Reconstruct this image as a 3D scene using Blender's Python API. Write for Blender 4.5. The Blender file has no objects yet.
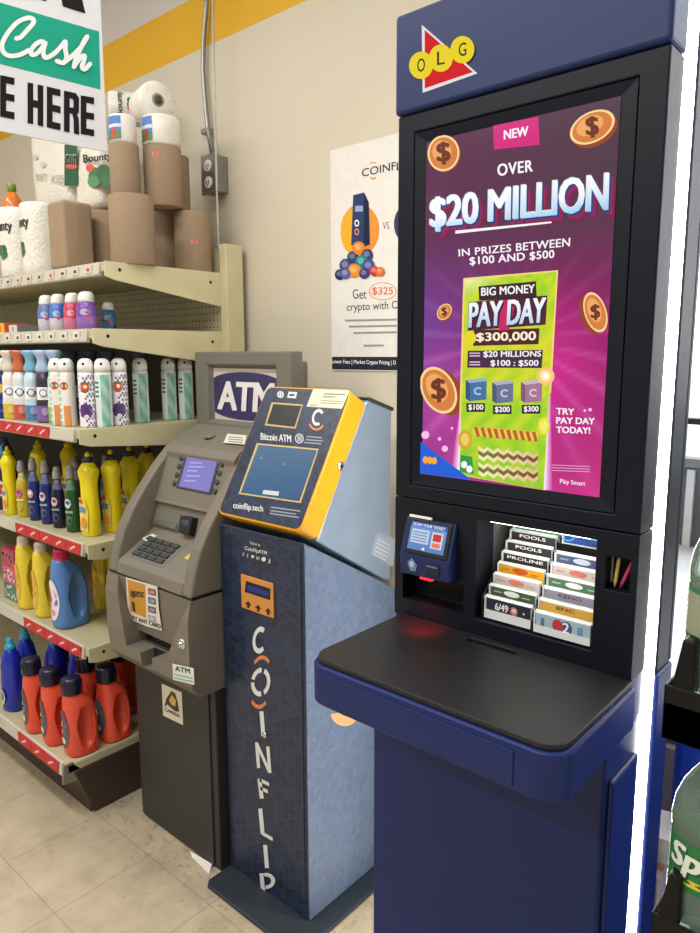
import bpy, bmesh, math, random
import numpy as np
from mathutils import Vector, Matrix
from mathutils.geometry import tessellate_polygon
random.seed(7)
PI = math.pi
scene = bpy.context.scene
COL = bpy.data.collections.new('scene'); scene.collection.children.link(COL)

# ------------------------------------------------------------------ camera
f_px = 707.; pit = .1581; yaw = .7195; roll = -.0024; HC = 1.55
FW = np.array([-math.sin(yaw)*math.cos(pit), math.cos(yaw)*math.cos(pit), -math.sin(pit)])
R0 = np.array([math.cos(yaw), math.sin(yaw), 0.]); U0 = np.cross(R0, FW)
RT = R0*math.cos(roll)+U0*math.sin(roll); UP = -R0*math.sin(roll)+U0*math.cos(roll)
ORG = np.array([0., 0., HC])
cam_d = bpy.data.cameras.new('camera'); cam = bpy.data.objects.new('camera', cam_d); COL.objects.link(cam)
cam.matrix_world = Matrix(((RT[0], UP[0], -FW[0], 0), (RT[1], UP[1], -FW[1], 0), (RT[2], UP[2], -FW[2], HC), (0, 0, 0, 1)))
cam_d.sensor_fit = 'VERTICAL'; cam_d.sensor_height = 24; cam_d.lens = 24*f_px/933.; cam_d.clip_start = .02; cam_d.clip_end = 200
scene.camera = cam
def ray(x, y): return RT*(x-350)/f_px-UP*(y-466.5)/f_px+FW
def onplane(x, y, p, n):
    d = ray(x, y); return ORG+d*(np.dot(np.array(p)-ORG, n)/np.dot(d, n))
def fy(x, y, Y): return onplane(x, y, (0, Y, 0), np.array([0, 1., 0]))
def fx(x, y, X): return onplane(x, y, (X, 0, 0), np.array([1., 0, 0]))
def fz(x, y, Z): return onplane(x, y, (0, 0, Z), np.array([0, 0, 1.]))

# ------------------------------------------------------------------ colour + materials
def lin1(c):
    c = max(0., c)/255.
    return c/12.92 if c <= .04045 else ((c+.055)/1.055)**2.4
def L(c): return (lin1(c[0]), lin1(c[1]), lin1(c[2]), 1.)
def mix(a, b, t): return tuple(a[i]*(1-t)+b[i]*t for i in range(3))
def newmat(name):
    m = bpy.data.materials.new(name); m.use_nodes = True
    nt = m.node_tree; return m, nt, nt.nodes['Principled BSDF']
def pm(name, col, rough=.5, metal=0., var=.06, scale=12., bump=0., bscale=200., spec=.5, coat=0.):
    m, nt, b = newmat(name); N = nt.nodes; K = nt.links
    tc = N.new('ShaderNodeTexCoord'); no = N.new('ShaderNodeTexNoise'); no.inputs['Scale'].default_value = scale; no.inputs['Detail'].default_value = 4
    K.new(tc.outputs['Object'], no.inputs['Vector'])
    cr = N.new('ShaderNodeValToRGB'); c = L(col)
    cr.color_ramp.elements[0].color = tuple(x*(1-var) for x in c[:3])+(1,); cr.color_ramp.elements[1].color = tuple(min(1, x*(1+var)) for x in c[:3])+(1,)
    cr.color_ramp.elements[0].position = .3; cr.color_ramp.elements[1].position = .7
    K.new(no.outputs['Fac'], cr.inputs['Fac']); K.new(cr.outputs['Color'], b.inputs['Base Color'])
    b.inputs['Roughness'].default_value = rough; b.inputs['Metallic'].default_value = metal; b.inputs['Specular IOR Level'].default_value = spec
    b.inputs['Coat Weight'].default_value = coat
    if bump:
        n2 = N.new('ShaderNodeTexNoise'); n2.inputs['Scale'].default_value = bscale; K.new(tc.outputs['Object'], n2.inputs['Vector'])
        bp = N.new('ShaderNodeBump'); bp.inputs['Strength'].default_value = bump; bp.inputs['Distance'].default_value = .002
        K.new(n2.outputs['Fac'], bp.inputs['Height']); K.new(bp.outputs['Normal'], b.inputs['Normal'])
    return m
def vm(name, rough=.45, emit=0., spec=.5, metal=0., bump=0.):
    m, nt, b = newmat(name); N = nt.nodes; K = nt.links
    a = N.new('ShaderNodeVertexColor'); a.layer_name = 'Col'
    if emit:
        b.inputs['Base Color'].default_value = (.01, .01, .012, 1); K.new(a.outputs['Color'], b.inputs['Emission Color']); b.inputs['Emission Strength'].default_value = emit
    else:
        tc = N.new('ShaderNodeTexCoord'); no = N.new('ShaderNodeTexNoise'); no.inputs['Scale'].default_value = 30; K.new(tc.outputs['Object'], no.inputs['Vector'])
        mr = N.new('ShaderNodeMapRange'); mr.inputs['To Min'].default_value = .92; mr.inputs['To Max'].default_value = 1.06; K.new(no.outputs['Fac'], mr.inputs['Value'])
        vx = N.new('ShaderNodeVectorMath'); vx.operation = 'SCALE'; K.new(a.outputs['Color'], vx.inputs[0]); K.new(mr.outputs['Result'], vx.inputs['Scale'])
        K.new(vx.outputs['Vector'], b.inputs['Base Color'])
        if bump:
            n2 = N.new('ShaderNodeTexNoise'); n2.inputs['Scale'].default_value = 90; K.new(tc.outputs['Object'], n2.inputs['Vector'])
            bp = N.new('ShaderNodeBump'); bp.inputs['Strength'].default_value = bump; bp.inputs['Distance'].default_value = .004
            K.new(n2.outputs['Fac'], bp.inputs['Height']); K.new(bp.outputs['Normal'], b.inputs['Normal'])
    b.inputs['Roughness'].default_value = rough; b.inputs['Specular IOR Level'].default_value = spec; b.inputs['Metallic'].default_value = metal
    return m
VP = vm('printed_surface', .5); VG = vm('glossy_plastic', .22); VS = vm('lit_screen', .12, emit=1.0, spec=.3); VK = vm('kraft_paper', .85, spec=.2); VF = vm('plastic_film', .3, bump=.8); VM = vm('matt_print', .8, spec=.15)
VG2 = vm('lit_lettering', .6, emit=.85, spec=0.)
M = dict(
    taupe=pm('taupe_plastic', (116, 109, 97), .5, var=.03, bump=.12, bscale=600), taupe2=pm('topper_plastic', (110, 108, 98), .5, var=.03, bump=.1, bscale=600),
    charcoal=pm('charcoal_steel', (44, 44, 43), .55, var=.05, bump=.1, bscale=500), black=pm('black_plastic', (16, 16, 18), .4), dark=pm('dark_gap', (8, 8, 9), .7),
    kblue=pm('kiosk_blue', (19, 37, 94), .4, var=.03, bump=.05, bscale=900, spec=.3), kdark=pm('kiosk_charcoal', (19, 22, 33), .42, var=.04, bump=.05, bscale=900, spec=.2),
    navyhdr=pm('header_blue', (31, 44, 90), .42, var=.03, spec=.28), counter=pm('black_laminate', (20, 20, 22), .45, var=.1, bump=.12, bscale=700),
    yellow=pm('gold_yellow_paint', (222, 158, 22), .35, var=.03), cream=pm('cream_enamel', (206, 198, 158), .45, var=.04), creamd=pm('worn_cream_enamel', (184, 176, 144), .5, var=.08),
    brown=pm('brown_kick', (62, 46, 38), .5), steel=pm('galvanised_steel', (150, 148, 142), .4, .8, var=.1), chrome=pm('chrome', (210, 210, 212), .18, 1.),
    silver=pm('brushed_silver_vinyl', (140, 157, 176), .32, .35, var=.05), white=pm('white_plastic', (232, 230, 226), .4), greyrail=pm('price_rail_plastic', (196, 190, 176), .4),
    rackblk=pm('rack_black_plastic', (12, 13, 14), .5, spec=.25), plate=pm('slate_base_plate', (38, 46, 56), .55), keys=pm('key_grey', (58, 60, 62), .45), blueplastic=pm('bright_blue_plastic', (18, 70, 205), .4))
def emis(name, col, s):
    m, nt, b = newmat(name); N = nt.nodes; K = nt.links
    tc = N.new('ShaderNodeTexCoord'); no = N.new('ShaderNodeTexNoise'); no.inputs['Scale'].default_value = 3; K.new(tc.outputs['Object'], no.inputs['Vector'])
    mr = N.new('ShaderNodeMapRange'); mr.inputs['To Min'].default_value = s*.97; mr.inputs['To Max'].default_value = s*1.03; K.new(no.outputs['Fac'], mr.inputs['Value'])
    K.new(mr.outputs['Result'], b.inputs['Emission Strength']); b.inputs['Emission Color'].default_value = L(col); b.inputs['Base Color'].default_value = L(col); return m
M['led'] = emis('white_led_diffuser', (255, 250, 240), 15.0); M['strip'] = emis('recess_lamp', (255, 250, 240), 6.); M['red_led'] = emis('red_led', (255, 20, 20), 8.)

# ------------------------------------------------------------------ mesh builder
BASE = {}
class MB:
    def __init__(s, mat=None): s.v = []; s.f = []; s.mi = []; s.c = []; s.sm = []; s.mats = []; s.mat = mat or VP
    def add(s, vs, fs, col=(255, 255, 255), mat=None, smooth=False):
        mat = mat or s.mat
        if mat not in s.mats: s.mats.append(mat)
        k = s.mats.index(mat); o = len(s.v); s.v += [tuple(map(float, p)) for p in vs]
        for i, q in enumerate(fs):
            s.f.append([o+j for j in q]); s.mi.append(k); s.sm.append(smooth)
            s.c.append(col[i] if isinstance(col, list) else col)
        return s
    def box(s, x0, x1, y0, y1, z0, z1, **k):
        vs = [(x, y, z) for x in (x0, x1) for y in (y0, y1) for z in (z0, z1)]
        return s.add(vs, [(0, 1, 3, 2), (4, 6, 7, 5), (0, 4, 5, 1), (2, 3, 7, 6), (0, 2, 6, 4), (1, 5, 7, 3)], **k)
    def prism(s, pts, axis, a, b, **k):
        n = len(pts); mk = {'x': lambda p, t: (t, p[0], p[1]), 'y': lambda p, t: (p[0], t, p[1]), 'z': lambda p, t: (p[0], p[1], t)}[axis]
        vs = [mk(p, a) for p in pts]+[mk(p, b) for p in pts]
        fs = [tuple(range(n-1, -1, -1)), tuple(range(n, 2*n))]+[(i, (i+1) % n, n+(i+1) % n, n+i) for i in range(n)]
        return s.add(vs, fs, **k)
    def hull8(s, lo, hi, **k):   # two quads joined
        return s.add(list(lo)+list(hi), [(3, 2, 1, 0), (4, 5, 6, 7), (0, 1, 5, 4), (1, 2, 6, 5), (2, 3, 7, 6), (3, 0, 4, 7)], **k)
    def lathe(s, c, prof, n=24, col=(255, 255, 255), smooth=True, mat=None, axis='z', ry=1., cap=True):
        vs = []; fs = []; cs = []
        def P(r, z, t):
            a, b = r*math.sin(t), -r*ry*math.cos(t)
            return {'z': (c[0]+a, c[1]+b, c[2]+z), 'y': (c[0]+a, c[1]+z, c[2]+b), 'x': (c[0]+z, c[1]+a, c[2]+b)}[axis]
        for r, z in prof: vs += [P(r, z, 2*PI*j/n) for j in range(n)]
        for i in range(len(prof)-1):
            for j in range(n):
                fs.append((i*n+j, i*n+(j+1) % n, (i+1)*n+(j+1) % n, (i+1)*n+j))
                cs.append(col(2*PI*(j+.5)/n, (prof[i][1]+prof[i+1][1])/2) if callable(col) else col)
        if cap:
            fs.append(tuple(range(n-1, -1, -1))); cs.append(col(0, prof[0][1]) if callable(col) else col)
            fs.append(tuple((len(prof)-1)*n+j for j in range(n))); cs.append(col(0, prof[-1][1]) if callable(col) else col)
        return s.add(vs, fs, col=cs, smooth=smooth, mat=mat)
    def loft(s, secs, n=24, col=(255, 255, 255), e=2.6, mat=None, smooth=True):   # secs: (z, cx, cy, a, b)
        vs = []; fs = []; cs = []
        for z, cx, cy, a, b in secs:
            for j in range(n):
                t = 2*PI*j/n; sn, cn = math.sin(t), -math.cos(t)
                vs.append((cx+a*math.copysign(abs(sn)**(2/e), sn), cy+b*math.copysign(abs(cn)**(2/e), cn), z))
        for i in range(len(secs)-1):
            for j in range(n):
                fs.append((i*n+j, i*n+(j+1) % n, (i+1)*n+(j+1) % n, (i+1)*n+j))
                cs.append(col(2*PI*(j+.5)/n, (secs[i][0]+secs[i+1][0])/2) if callable(col) else col)
        fs.append(tuple(range(n-1, -1, -1))); cs.append(cs[0]); fs.append(tuple((len(secs)-1)*n+j for j in range(n))); cs.append(cs[-2])
        return s.add(vs, fs, col=cs, smooth=smooth, mat=mat)
    def tube(s, pts, r, n=10, **k):
        P = [Vector(p) for p in pts]; vs = []; fs = []
        for i, p in enumerate(P):
            d = (P[min(i+1, len(P)-1)]-P[max(i-1, 0)]).normalized(); a = d.orthogonal().normalized() if i == 0 else (pa-d*pa.dot(d)).normalized(); pa = a; b = d.cross(a)
            vs += [p+a*r*math.cos(2*PI*j/n)+b*r*math.sin(2*PI*j/n) for j in range(n)]
        for i in range(len(P)-1): fs += [(i*n+j, i*n+(j+1) % n, (i+1)*n+(j+1) % n, (i+1)*n+j) for j in range(n)]
        fs += [tuple(range(n-1, -1, -1)), tuple((len(P)-1)*n+j for j in range(n))]
        return s.add(vs, fs, smooth=True, **k)
    def build(s, name, parent=None, bevel=0., seg=2, angle=35):
        off = BASE.get(parent.name, (0, 0, 0)) if parent else (0, 0, 0)
        me = bpy.data.meshes.new(name); me.from_pydata([(p[0]-off[0], p[1]-off[1], p[2]-off[2]) for p in s.v], [], s.f)
        for m in s.mats: me.materials.append(m)
        ca = me.color_attributes.new('Col', 'FLOAT_COLOR', 'CORNER')
        me.polygons.foreach_set('material_index', s.mi); me.polygons.foreach_set('use_smooth', s.sm)
        buf = []
        for q, c in zip(s.f, s.c):
            if isinstance(c[0], (tuple, list)):
                for x in c: buf += L(x)
            else: buf += list(L(c))*len(q)
        ca.data.foreach_set('color', buf); me.update()
        o = bpy.data.objects.new(name, me); COL.objects.link(o)
        if parent: o.parent = parent; BASE[o.name] = off
        if bevel:
            b = o.modifiers.new('bevel', 'BEVEL'); b.width = bevel; b.segments = seg; b.limit_method = 'ANGLE'; b.angle_limit = math.radians(angle); b.harden_normals = False
        return o
def outward(me):
    bm = bmesh.new(); bm.from_mesh(me); bmesh.ops.recalc_face_normals(bm, faces=bm.faces); bm.to_mesh(me); bm.free()
def cut(o, *cutters):
    outward(o.data)
    for mb in cutters:
        c = mb.build('cutter'); outward(c.data); m = o.modifiers.new('cut', 'BOOLEAN'); m.operation = 'DIFFERENCE'; m.object = c; m.solver = 'EXACT'
        off = BASE.get(o.name, (0, 0, 0))
        for v in c.data.vertices: v.co -= Vector(off)
        par = o.parent; o.parent = None
        dg = bpy.context.evaluated_depsgraph_get(); dg.update()
        me = bpy.data.meshes.new_from_object(o.evaluated_get(dg), preserve_all_data_layers=True, depsgraph=dg)
        o.modifiers.clear(); old = o.data; nm = old.name; o.data = me; bpy.data.meshes.remove(old); me.name = nm; o.parent = par
        bpy.data.objects.remove(c)
    return o
def bev(o, w, seg=2, angle=35):
    b = o.modifiers.new('bevel', 'BEVEL'); b.width = w; b.segments = seg; b.limit_method = 'ANGLE'; b.angle_limit = math.radians(angle); return o
def tag(o, label, cat, group=None, kind=None):
    o['label'] = label; o['category'] = cat
    if group: o['group'] = group
    if kind: o['kind'] = kind
    return o
def thing(name, label, cat, loc=(0, 0, 0), group=None):
    o = bpy.data.objects.new(name, None); COL.objects.link(o); o.location = loc; o.empty_display_size = .05
    BASE[o.name] = tuple(loc); return tag(o, label, cat, group)
def struct(o): o['kind'] = 'structure'; return o
def dup(root, loc, rz=0., label=None, group=None, scale=None):
    r = root.copy(); COL.objects.link(r); r.location = loc; r.rotation_euler = (0, 0, rz)
    if label: r['label'] = label
    if group: r['group'] = group
    if scale: r.scale = scale
    for ch in list(root.children):
        c = ch.copy(); COL.objects.link(c); c.parent = r
        for g in list(ch.children):
            d = g.copy(); COL.objects.link(d); d.parent = c
    return r

# ------------------------------------------------------------------ flat graphics on a surface
_T = {}
def text2d(body, bold=0., shear=0., space=1.):
    key = (body, bold, shear, space)
    if key in _T: return _T[key]
    cu = bpy.data.curves.new('lettering', 'FONT'); cu.body = body; cu.size = 1; cu.offset = bold; cu.shear = shear; cu.space_character = space; cu.resolution_u = 3; cu.fill_mode = 'FRONT'
    o = bpy.data.objects.new('lettering', cu); COL.objects.link(o)
    dg = bpy.context.evaluated_depsgraph_get(); dg.update(); me = bpy.data.meshes.new_from_object(o.evaluated_get(dg))
    vs = np.array([v.co[:2] for v in me.vertices]); fs = [tuple(p.vertices) for p in me.polygons]
    bpy.data.objects.remove(o); bpy.data.curves.remove(cu); bpy.data.meshes.remove(me)
    lo = vs.min(0); hi = vs.max(0); _T[key] = ((vs-lo)/(hi-lo), fs); return _T[key]
class G:   # draws on a plane (p, n); coordinates are traced from the photograph onto the real surface
    def __init__(s, mb, p, n, mat=None, eps=.0004):
        s.mb = mb; s.p = np.array(p, float); s.n = np.array(n, float)/np.linalg.norm(n); s.mat = mat; s.eps = eps
        if np.dot(s.n, ORG-s.p) < 0: s.n = -s.n
        s.off = (0, 0, 1.)
    def map(s, x, y): x, y = (x/s.off[2]+s.off[0], y/s.off[2]+s.off[1]); return x, y
    def frame(s, x0, y0, sc): s.off = (x0, y0, sc); return s      # coordinates of a zoomed crop
    def pt(s, x, y, layer):
        x, y = s.map(x, y); return onplane(x, y, s.p, s.n)+s.n*s.eps*layer
    def faces(s, pts, fs, col, layer):
        P = [s.pt(x, y, layer) for x, y in pts]
        if callable(col): cs = [[col(*pts[i]) for i in q] for q in fs]
        else: cs = col
        out = []
        for q in fs:
            a, b, c = (P[q[0]], P[q[1]], P[q[2]]); nn = np.cross(b-a, c-a); out.append(tuple(q) if np.dot(nn, s.n) > 0 else tuple(reversed(q)))
        if isinstance(cs, list): cs = [c if tuple(q) == o else list(reversed(c)) for c, q, o in zip(cs, fs, out)]
        s.mb.add(P, out, col=cs, mat=s.mat)
    def poly(s, pts, col, layer=1):
        if len(pts) > 4:
            fs = [tuple(t) for t in tessellate_polygon([[Vector((x, y, 0)) for x, y in pts]])]
        else: fs = [tuple(range(len(pts)))]
        s.faces(pts, fs, col, layer)
    def rect(s, x0, y0, x1, y1, col, layer=1, slope=0.): s.poly([(x0, y0), (x1, y0+slope*(x1-x0)), (x1, y1+slope*(x1-x0)), (x0, y1)], col, layer)
    def disc(s, x, y, rx, ry, col, layer=1, rot=0., n=28, a0=0, a1=2*PI):
        c, sn = math.cos(rot), math.sin(rot)
        full = abs(a1-a0-2*PI) < 1e-6; m = n if full else n+1
        pts = [(x, y)]+[(x+rx*math.cos(t)*c-ry*math.sin(t)*sn, y+rx*math.cos(t)*sn+ry*math.sin(t)*c) for t in [a0+(a1-a0)*i/n for i in range(m)]]
        s.faces(pts, [(0, i, i % n+1 if full else i+1) for i in range(1, n+1)], col, layer)
    def ring(s, x, y, rx, ry, k, col, layer=1, rot=0., a0=0., a1=2*PI, n=28):
        c, sn = math.cos(rot), math.sin(rot); pts = []
        for i in range(n+1):
            t = a0+(a1-a0)*i/n
            for q in (1, k): pts.append((x+q*rx*math.cos(t)*c-q*ry*math.sin(t)*sn, y+q*rx*math.cos(t)*sn+q*ry*math.sin(t)*c))
        s.faces(pts, [(2*i, 2*i+1, 2*i+3, 2*i+2) for i in range(n)], col, layer)
    def text(s, body, quad, col, layer=2, bold=.0, shear=0., space=1.):   # quad: tl, tr, br, bl
        v, fs = text2d(body, 0., shear, space); tl, tr, br, bl = [np.array(q, float) for q in quad]
        pts = [tuple((bl*(1-a)+br*a)*(1-b)+(tl*(1-a)+tr*a)*b) for a, b in v]; ex = bold*.85; h = tl-bl; wd = (br-bl)/np.linalg.norm(br-bl)*np.linalg.norm(h)
        sh = [(0, 0)] if not ex else [(-1, -.5), (1, -.5), (-1, .5), (1, .5), (0, 0)]
        for k, (i, j) in enumerate(sh):
            d = wd*i*ex*1.2+h*j*ex*1.2; s.faces([(x+d[0], y+d[1]) for x, y in pts], fs, col, layer+.03*k)
    def t(s, body, x0, y0, x1, y1, col, layer=2, slope=0., **k):
        d = slope*(x1-x0); s.text(body, [(x0, y0), (x1, y0+d), (x1, y1+d), (x0, y1)], col, layer, **k)
    def stroke(s, pts, w, col, layer=2, n=8):
        P = [np.array(p, float) for p in pts]; Q = []
        for i in range(len(P)-1):
            p0, p1, p2, p3 = P[max(i-1, 0)], P[i], P[i+1], P[min(i+2, len(P)-1)]
            for k in range(n):
                t = k/n; Q.append(.5*((2*p1)+(-p0+p2)*t+(2*p0-5*p1+4*p2-p3)*t*t+(-p0+3*p1-3*p2+p3)*t**3))
        Q.append(P[-1]); pts = []
        for i, q in enumerate(Q):
            d = Q[min(i+1, len(Q)-1)]-Q[max(i-1, 0)]; d /= np.linalg.norm(d)+1e-9; nn = np.array([-d[1], d[0]])*w/2; pts += [tuple(q+nn), tuple(q-nn)]
        for i in range(len(Q)-1): s.faces(pts[2*i:2*i+4], [(0, 1, 3, 2)], col, layer+.012*i)
        for q, l in ((Q[0], layer-.02), (Q[-1], layer+.012*len(Q))): s.disc(q[0], q[1], w/2, w/2, col, l, n=12)
    def grid(s, quad, nx, ny, col, layer=0):
        tl, tr, br, bl = [np.array(q, float) for q in quad]; pts = []
        for j in range(ny+1):
            for i in range(nx+1):
                a, b = i/nx, j/ny; pts.append(tuple((tl*(1-a)+tr*a)*(1-b)+(bl*(1-a)+br*a)*b))
        s.faces(pts, [(j*(nx+1)+i, j*(nx+1)+i+1, (j+1)*(nx+1)+i+1, (j+1)*(nx+1)+i) for j in range(ny) for i in range(nx)], col, layer)
class CG(G):   # wraps graphics round an upright cylinder; u in metres along the girth (0 = front), v height
    def __init__(s, mb, c, r, mat=None, eps=.0004, th0=0.): s.mb = mb; s.c = c; s.r = r; s.mat = mat; s.eps = eps; s.off = (0, 0, 1.); s.th0 = th0; s.n = np.zeros(3)
    def pt(s, u, v, layer):
        t = u/s.r+s.th0; r = s.r+s.eps*layer; return np.array([s.c[0]+r*math.sin(t), s.c[1]-r*math.cos(t), s.c[2]+v])
    def faces(s, pts, fs, col, layer):
        P = [s.pt(x, y, layer) for x, y in pts]; s.mb.add(P, fs, col=[[col(*pts[i]) for i in q] for q in fs] if callable(col) else col, mat=s.mat)
WHITE = (240, 240, 238); NAVY = (24, 30, 52)

# ------------------------------------------------------------------ the room
def wall_mat():
    m, nt, b = newmat('painted_wall'); N = nt.nodes; K = nt.links
    ge = N.new('ShaderNodeNewGeometry'); sp = N.new('ShaderNodeSeparateXYZ'); K.new(ge.outputs['Position'], sp.inputs[0])
    cr = N.new('ShaderNodeValToRGB'); cr.color_ramp.interpolation = 'CONSTANT'
    mr = N.new('ShaderNodeMapRange'); mr.inputs['From Max'].default_value = 4.; K.new(sp.outputs['Z'], mr.inputs['Value']); K.new(mr.outputs['Result'], cr.inputs['Fac'])
    e = cr.color_ramp.elements; e[0].position = 0; e[0].color = L((206, 196, 176)); e[1].position = 2.687/4; e[1].color = L((218, 166, 10)); x = e.new(2.868/4); x.color = L((200, 192, 184))
    no = N.new('ShaderNodeTexNoise'); no.inputs['Scale'].default_value = 2.2; no.inputs['Detail'].default_value = 6; K.new(ge.outputs['Position'], no.inputs['Vector'])
    m2 = N.new('ShaderNodeMapRange'); m2.inputs['To Min'].default_value = .93; m2.inputs['To Max'].default_value = 1.05; K.new(no.outputs['Fac'], m2.inputs['Value'])
    vx = N.new('ShaderNodeVectorMath'); vx.operation = 'SCALE'; K.new(cr.outputs['Color'], vx.inputs[0]); K.new(m2.outputs['Result'], vx.inputs['Scale']); K.new(vx.outputs['Vector'], b.inputs['Base Color'])
    n2 = N.new('ShaderNodeTexNoise'); n2.inputs['Scale'].default_value = 120; K.new(ge.outputs['Position'], n2.inputs['Vector'])
    bp = N.new('ShaderNodeBump'); bp.inputs['Strength'].default_value = .08; bp.inputs['Distance'].default_value = .003; K.new(n2.outputs['Fac'], bp.inputs['Height']); K.new(bp.outputs['Normal'], b.inputs['Normal'])
    b.inputs['Roughness'].default_value = .6; return m
def floor_mat():
    m, nt, b = newmat('vinyl_floor_tiles'); N = nt.nodes; K = nt.links
    ge = N.new('ShaderNodeNewGeometry'); sp = N.new('ShaderNodeSeparateXYZ'); K.new(ge.outputs['Position'], sp.inputs[0])
    def math_(op, a, bb=None):
        n = N.new('ShaderNodeMath'); n.operation = op
        for i, x in enumerate((a, bb)):
            if x is None: continue
            if isinstance(x, (int, float)): n.inputs[i].default_value = x
            else: K.new(x, n.inputs[i])
        return n.outputs[0]
    def line(ax, o):
        q = math_('FRACT', math_('DIVIDE', math_('ADD', ax, o+30.5), .305)); return math_('LESS_THAN', math_('ABSOLUTE', math_('SUBTRACT', q, .5)), .0055)
    ln = math_('MAXIMUM', line(sp.outputs['X'], 1.79+.1525), line(sp.outputs['Y'], -.778+.1525))
    no = N.new('ShaderNodeTexNoise'); no.inputs['Scale'].default_value = 9; no.inputs['Detail'].default_value = 8; no.inputs['Roughness'].default_value = .65; K.new(ge.outputs['Position'], no.inputs['Vector'])
    cr = N.new('ShaderNodeValToRGB'); e = cr.color_ramp.elements; e[0].position = .3; e[0].color = L((164, 149, 125)); e[1].position = .68; e[1].color = L((190, 176, 151)); K.new(no.outputs['Fac'], cr.inputs['Fac'])
    # scuffs gather near the machines
    n3 = N.new('ShaderNodeTexNoise'); n3.inputs['Scale'].default_value = 42; n3.inputs['Detail'].default_value = 5; K.new(ge.outputs['Position'], n3.inputs['Vector'])
    near = N.new('ShaderNodeMapRange'); near.inputs['From Min'].default_value = .78; near.inputs['From Max'].default_value = 1.16; near.inputs['To Min'].default_value = -.09; near.inputs['To Max'].default_value = .07; K.new(sp.outputs['Y'], near.inputs['Value'])
    df = N.new('ShaderNodeMapRange'); df.inputs['From Min'].default_value = .6; df.inputs['From Max'].default_value = .8; df.inputs['To Max'].default_value = .55; K.new(math_('ADD', n3.outputs['Fac'], near.outputs['Result']), df.inputs['Value'])
    m1 = N.new('ShaderNodeMix'); m1.data_type = 'RGBA'; K.new(df.outputs['Result'], m1.inputs['Factor']); K.new(cr.outputs['Color'], m1.inputs['A']); m1.inputs['B'].default_value = L((92, 80, 66))
    m2 = N.new('ShaderNodeMix'); m2.data_type = 'RGBA'; K.new(math_('MULTIPLY', ln, .4), m2.inputs['Factor']); K.new(m1.outputs['Result'], m2.inputs['A']); m2.inputs['B'].default_value = L((96, 82, 66))
    K.new(m2.outputs['Result'], b.inputs['Base Color']); b.inputs['Roughness'].default_value = .42; return m
WM = wall_mat()
WY = 1.80; WX0, WX1, WZ0, WZ1 = -.62, 1.6, .55, 2.75      # window opening in the far wall
w = MB(WM)
for x0, x1, z0, z1 in ((-5.5, WX0, 0, 3.5), (WX1, 2.6, 0, 3.5), (WX0, WX1, 0, WZ0), (WX0, WX1, WZ1, 3.5)): w.box(x0, x1, WY, WY+.12, z0, z1)
struct(w.build('wall_back'))
struct(MB(WM).box(-5.62, -5.5, -3.5, WY+.12, 0, 3.5).build('wall_left'))
fl = MB(floor_mat()); fl.add([(-5.5, -3.5, 0), (2.6, -3.5, 0), (2.6, WY, 0), (-5.5, WY, 0)], [(0, 1, 2, 3)]); struct(fl.build('floor'))
# shop window
wn = bpy.data.objects.new('window_1', None); COL.objects.link(wn); wn['kind'] = 'structure'; wn.location = (0, WY, WZ0); BASE['window_1'] = (0, WY, WZ0)
FRM = pm('window_frame_aluminium', (120, 124, 130), .4, .4)
zbar = fy(692, 421, 1.83)[2]; zbar2 = fy(681, 576, 1.83)[2]
fr = MB(FRM)
for x0, x1, z0, z1 in ((WX0, WX0+.05, WZ0, WZ1), (WX1-.05, WX1, WZ0, WZ1), (.55, .6, WZ0, WZ1), (WX0, WX1, WZ0, WZ0+.05), (WX0, WX1, WZ1-.05, WZ1), (WX0, WX1, zbar-.008, zbar+.008)):
    fr.box(x0, x1, WY+.02, WY+.07, z0, z1)
fr.build('window_frame', wn, bevel=.004)
gm, nt, b = newmat('window_glass'); b.inputs['Transmission Weight'].default_value = 1; b.inputs['Roughness'].default_value = 0; b.inputs['IOR'].default_value = 1.05; b.inputs['Base Color'].default_value = (.97, .98, 1, 1)
MB(gm).box(WX0, WX1, WY+.04, WY+.046, WZ0, WZ1).build('window_pane', wn)
# outdoors
struct(MB(pm('snowy_pavement', (226, 228, 232), .8, var=.1, scale=1.5)).add([(-30, WY+.12, -.05), (30, WY+.12, -.05), (30, 45, -.05), (-30, 45, -.05)], [(0, 1, 2, 3)]).build('ground'))
bl = thing('street_barrier', 'low grey railing with pale uprights outside beyond the shop window', 'barrier', (0, 6.2, -.05))
bm_ = MB(pm('barrier_grey', (96, 101, 108), .8, var=.2, scale=6)); bm_.box(-5, 6, 6.2, 6.3, -.05, .62); bm_.build('panel', bl)
bm_ = MB(pm('barrier_rail', (120, 126, 132), .6)); bm_.box(-5.02, 6.02, 6.17, 6.33, .62, .69); bm_.build('top_rail', bl)
for k in range(28): MB(pm('barrier_upright', (206, 210, 214), .5) if k == 0 else bpy.data.materials['barrier_upright']).box(-4.9+k*.4, -4.84+k*.4, 6.16, 6.2, -.05, .6).build('upright', bl)

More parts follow.
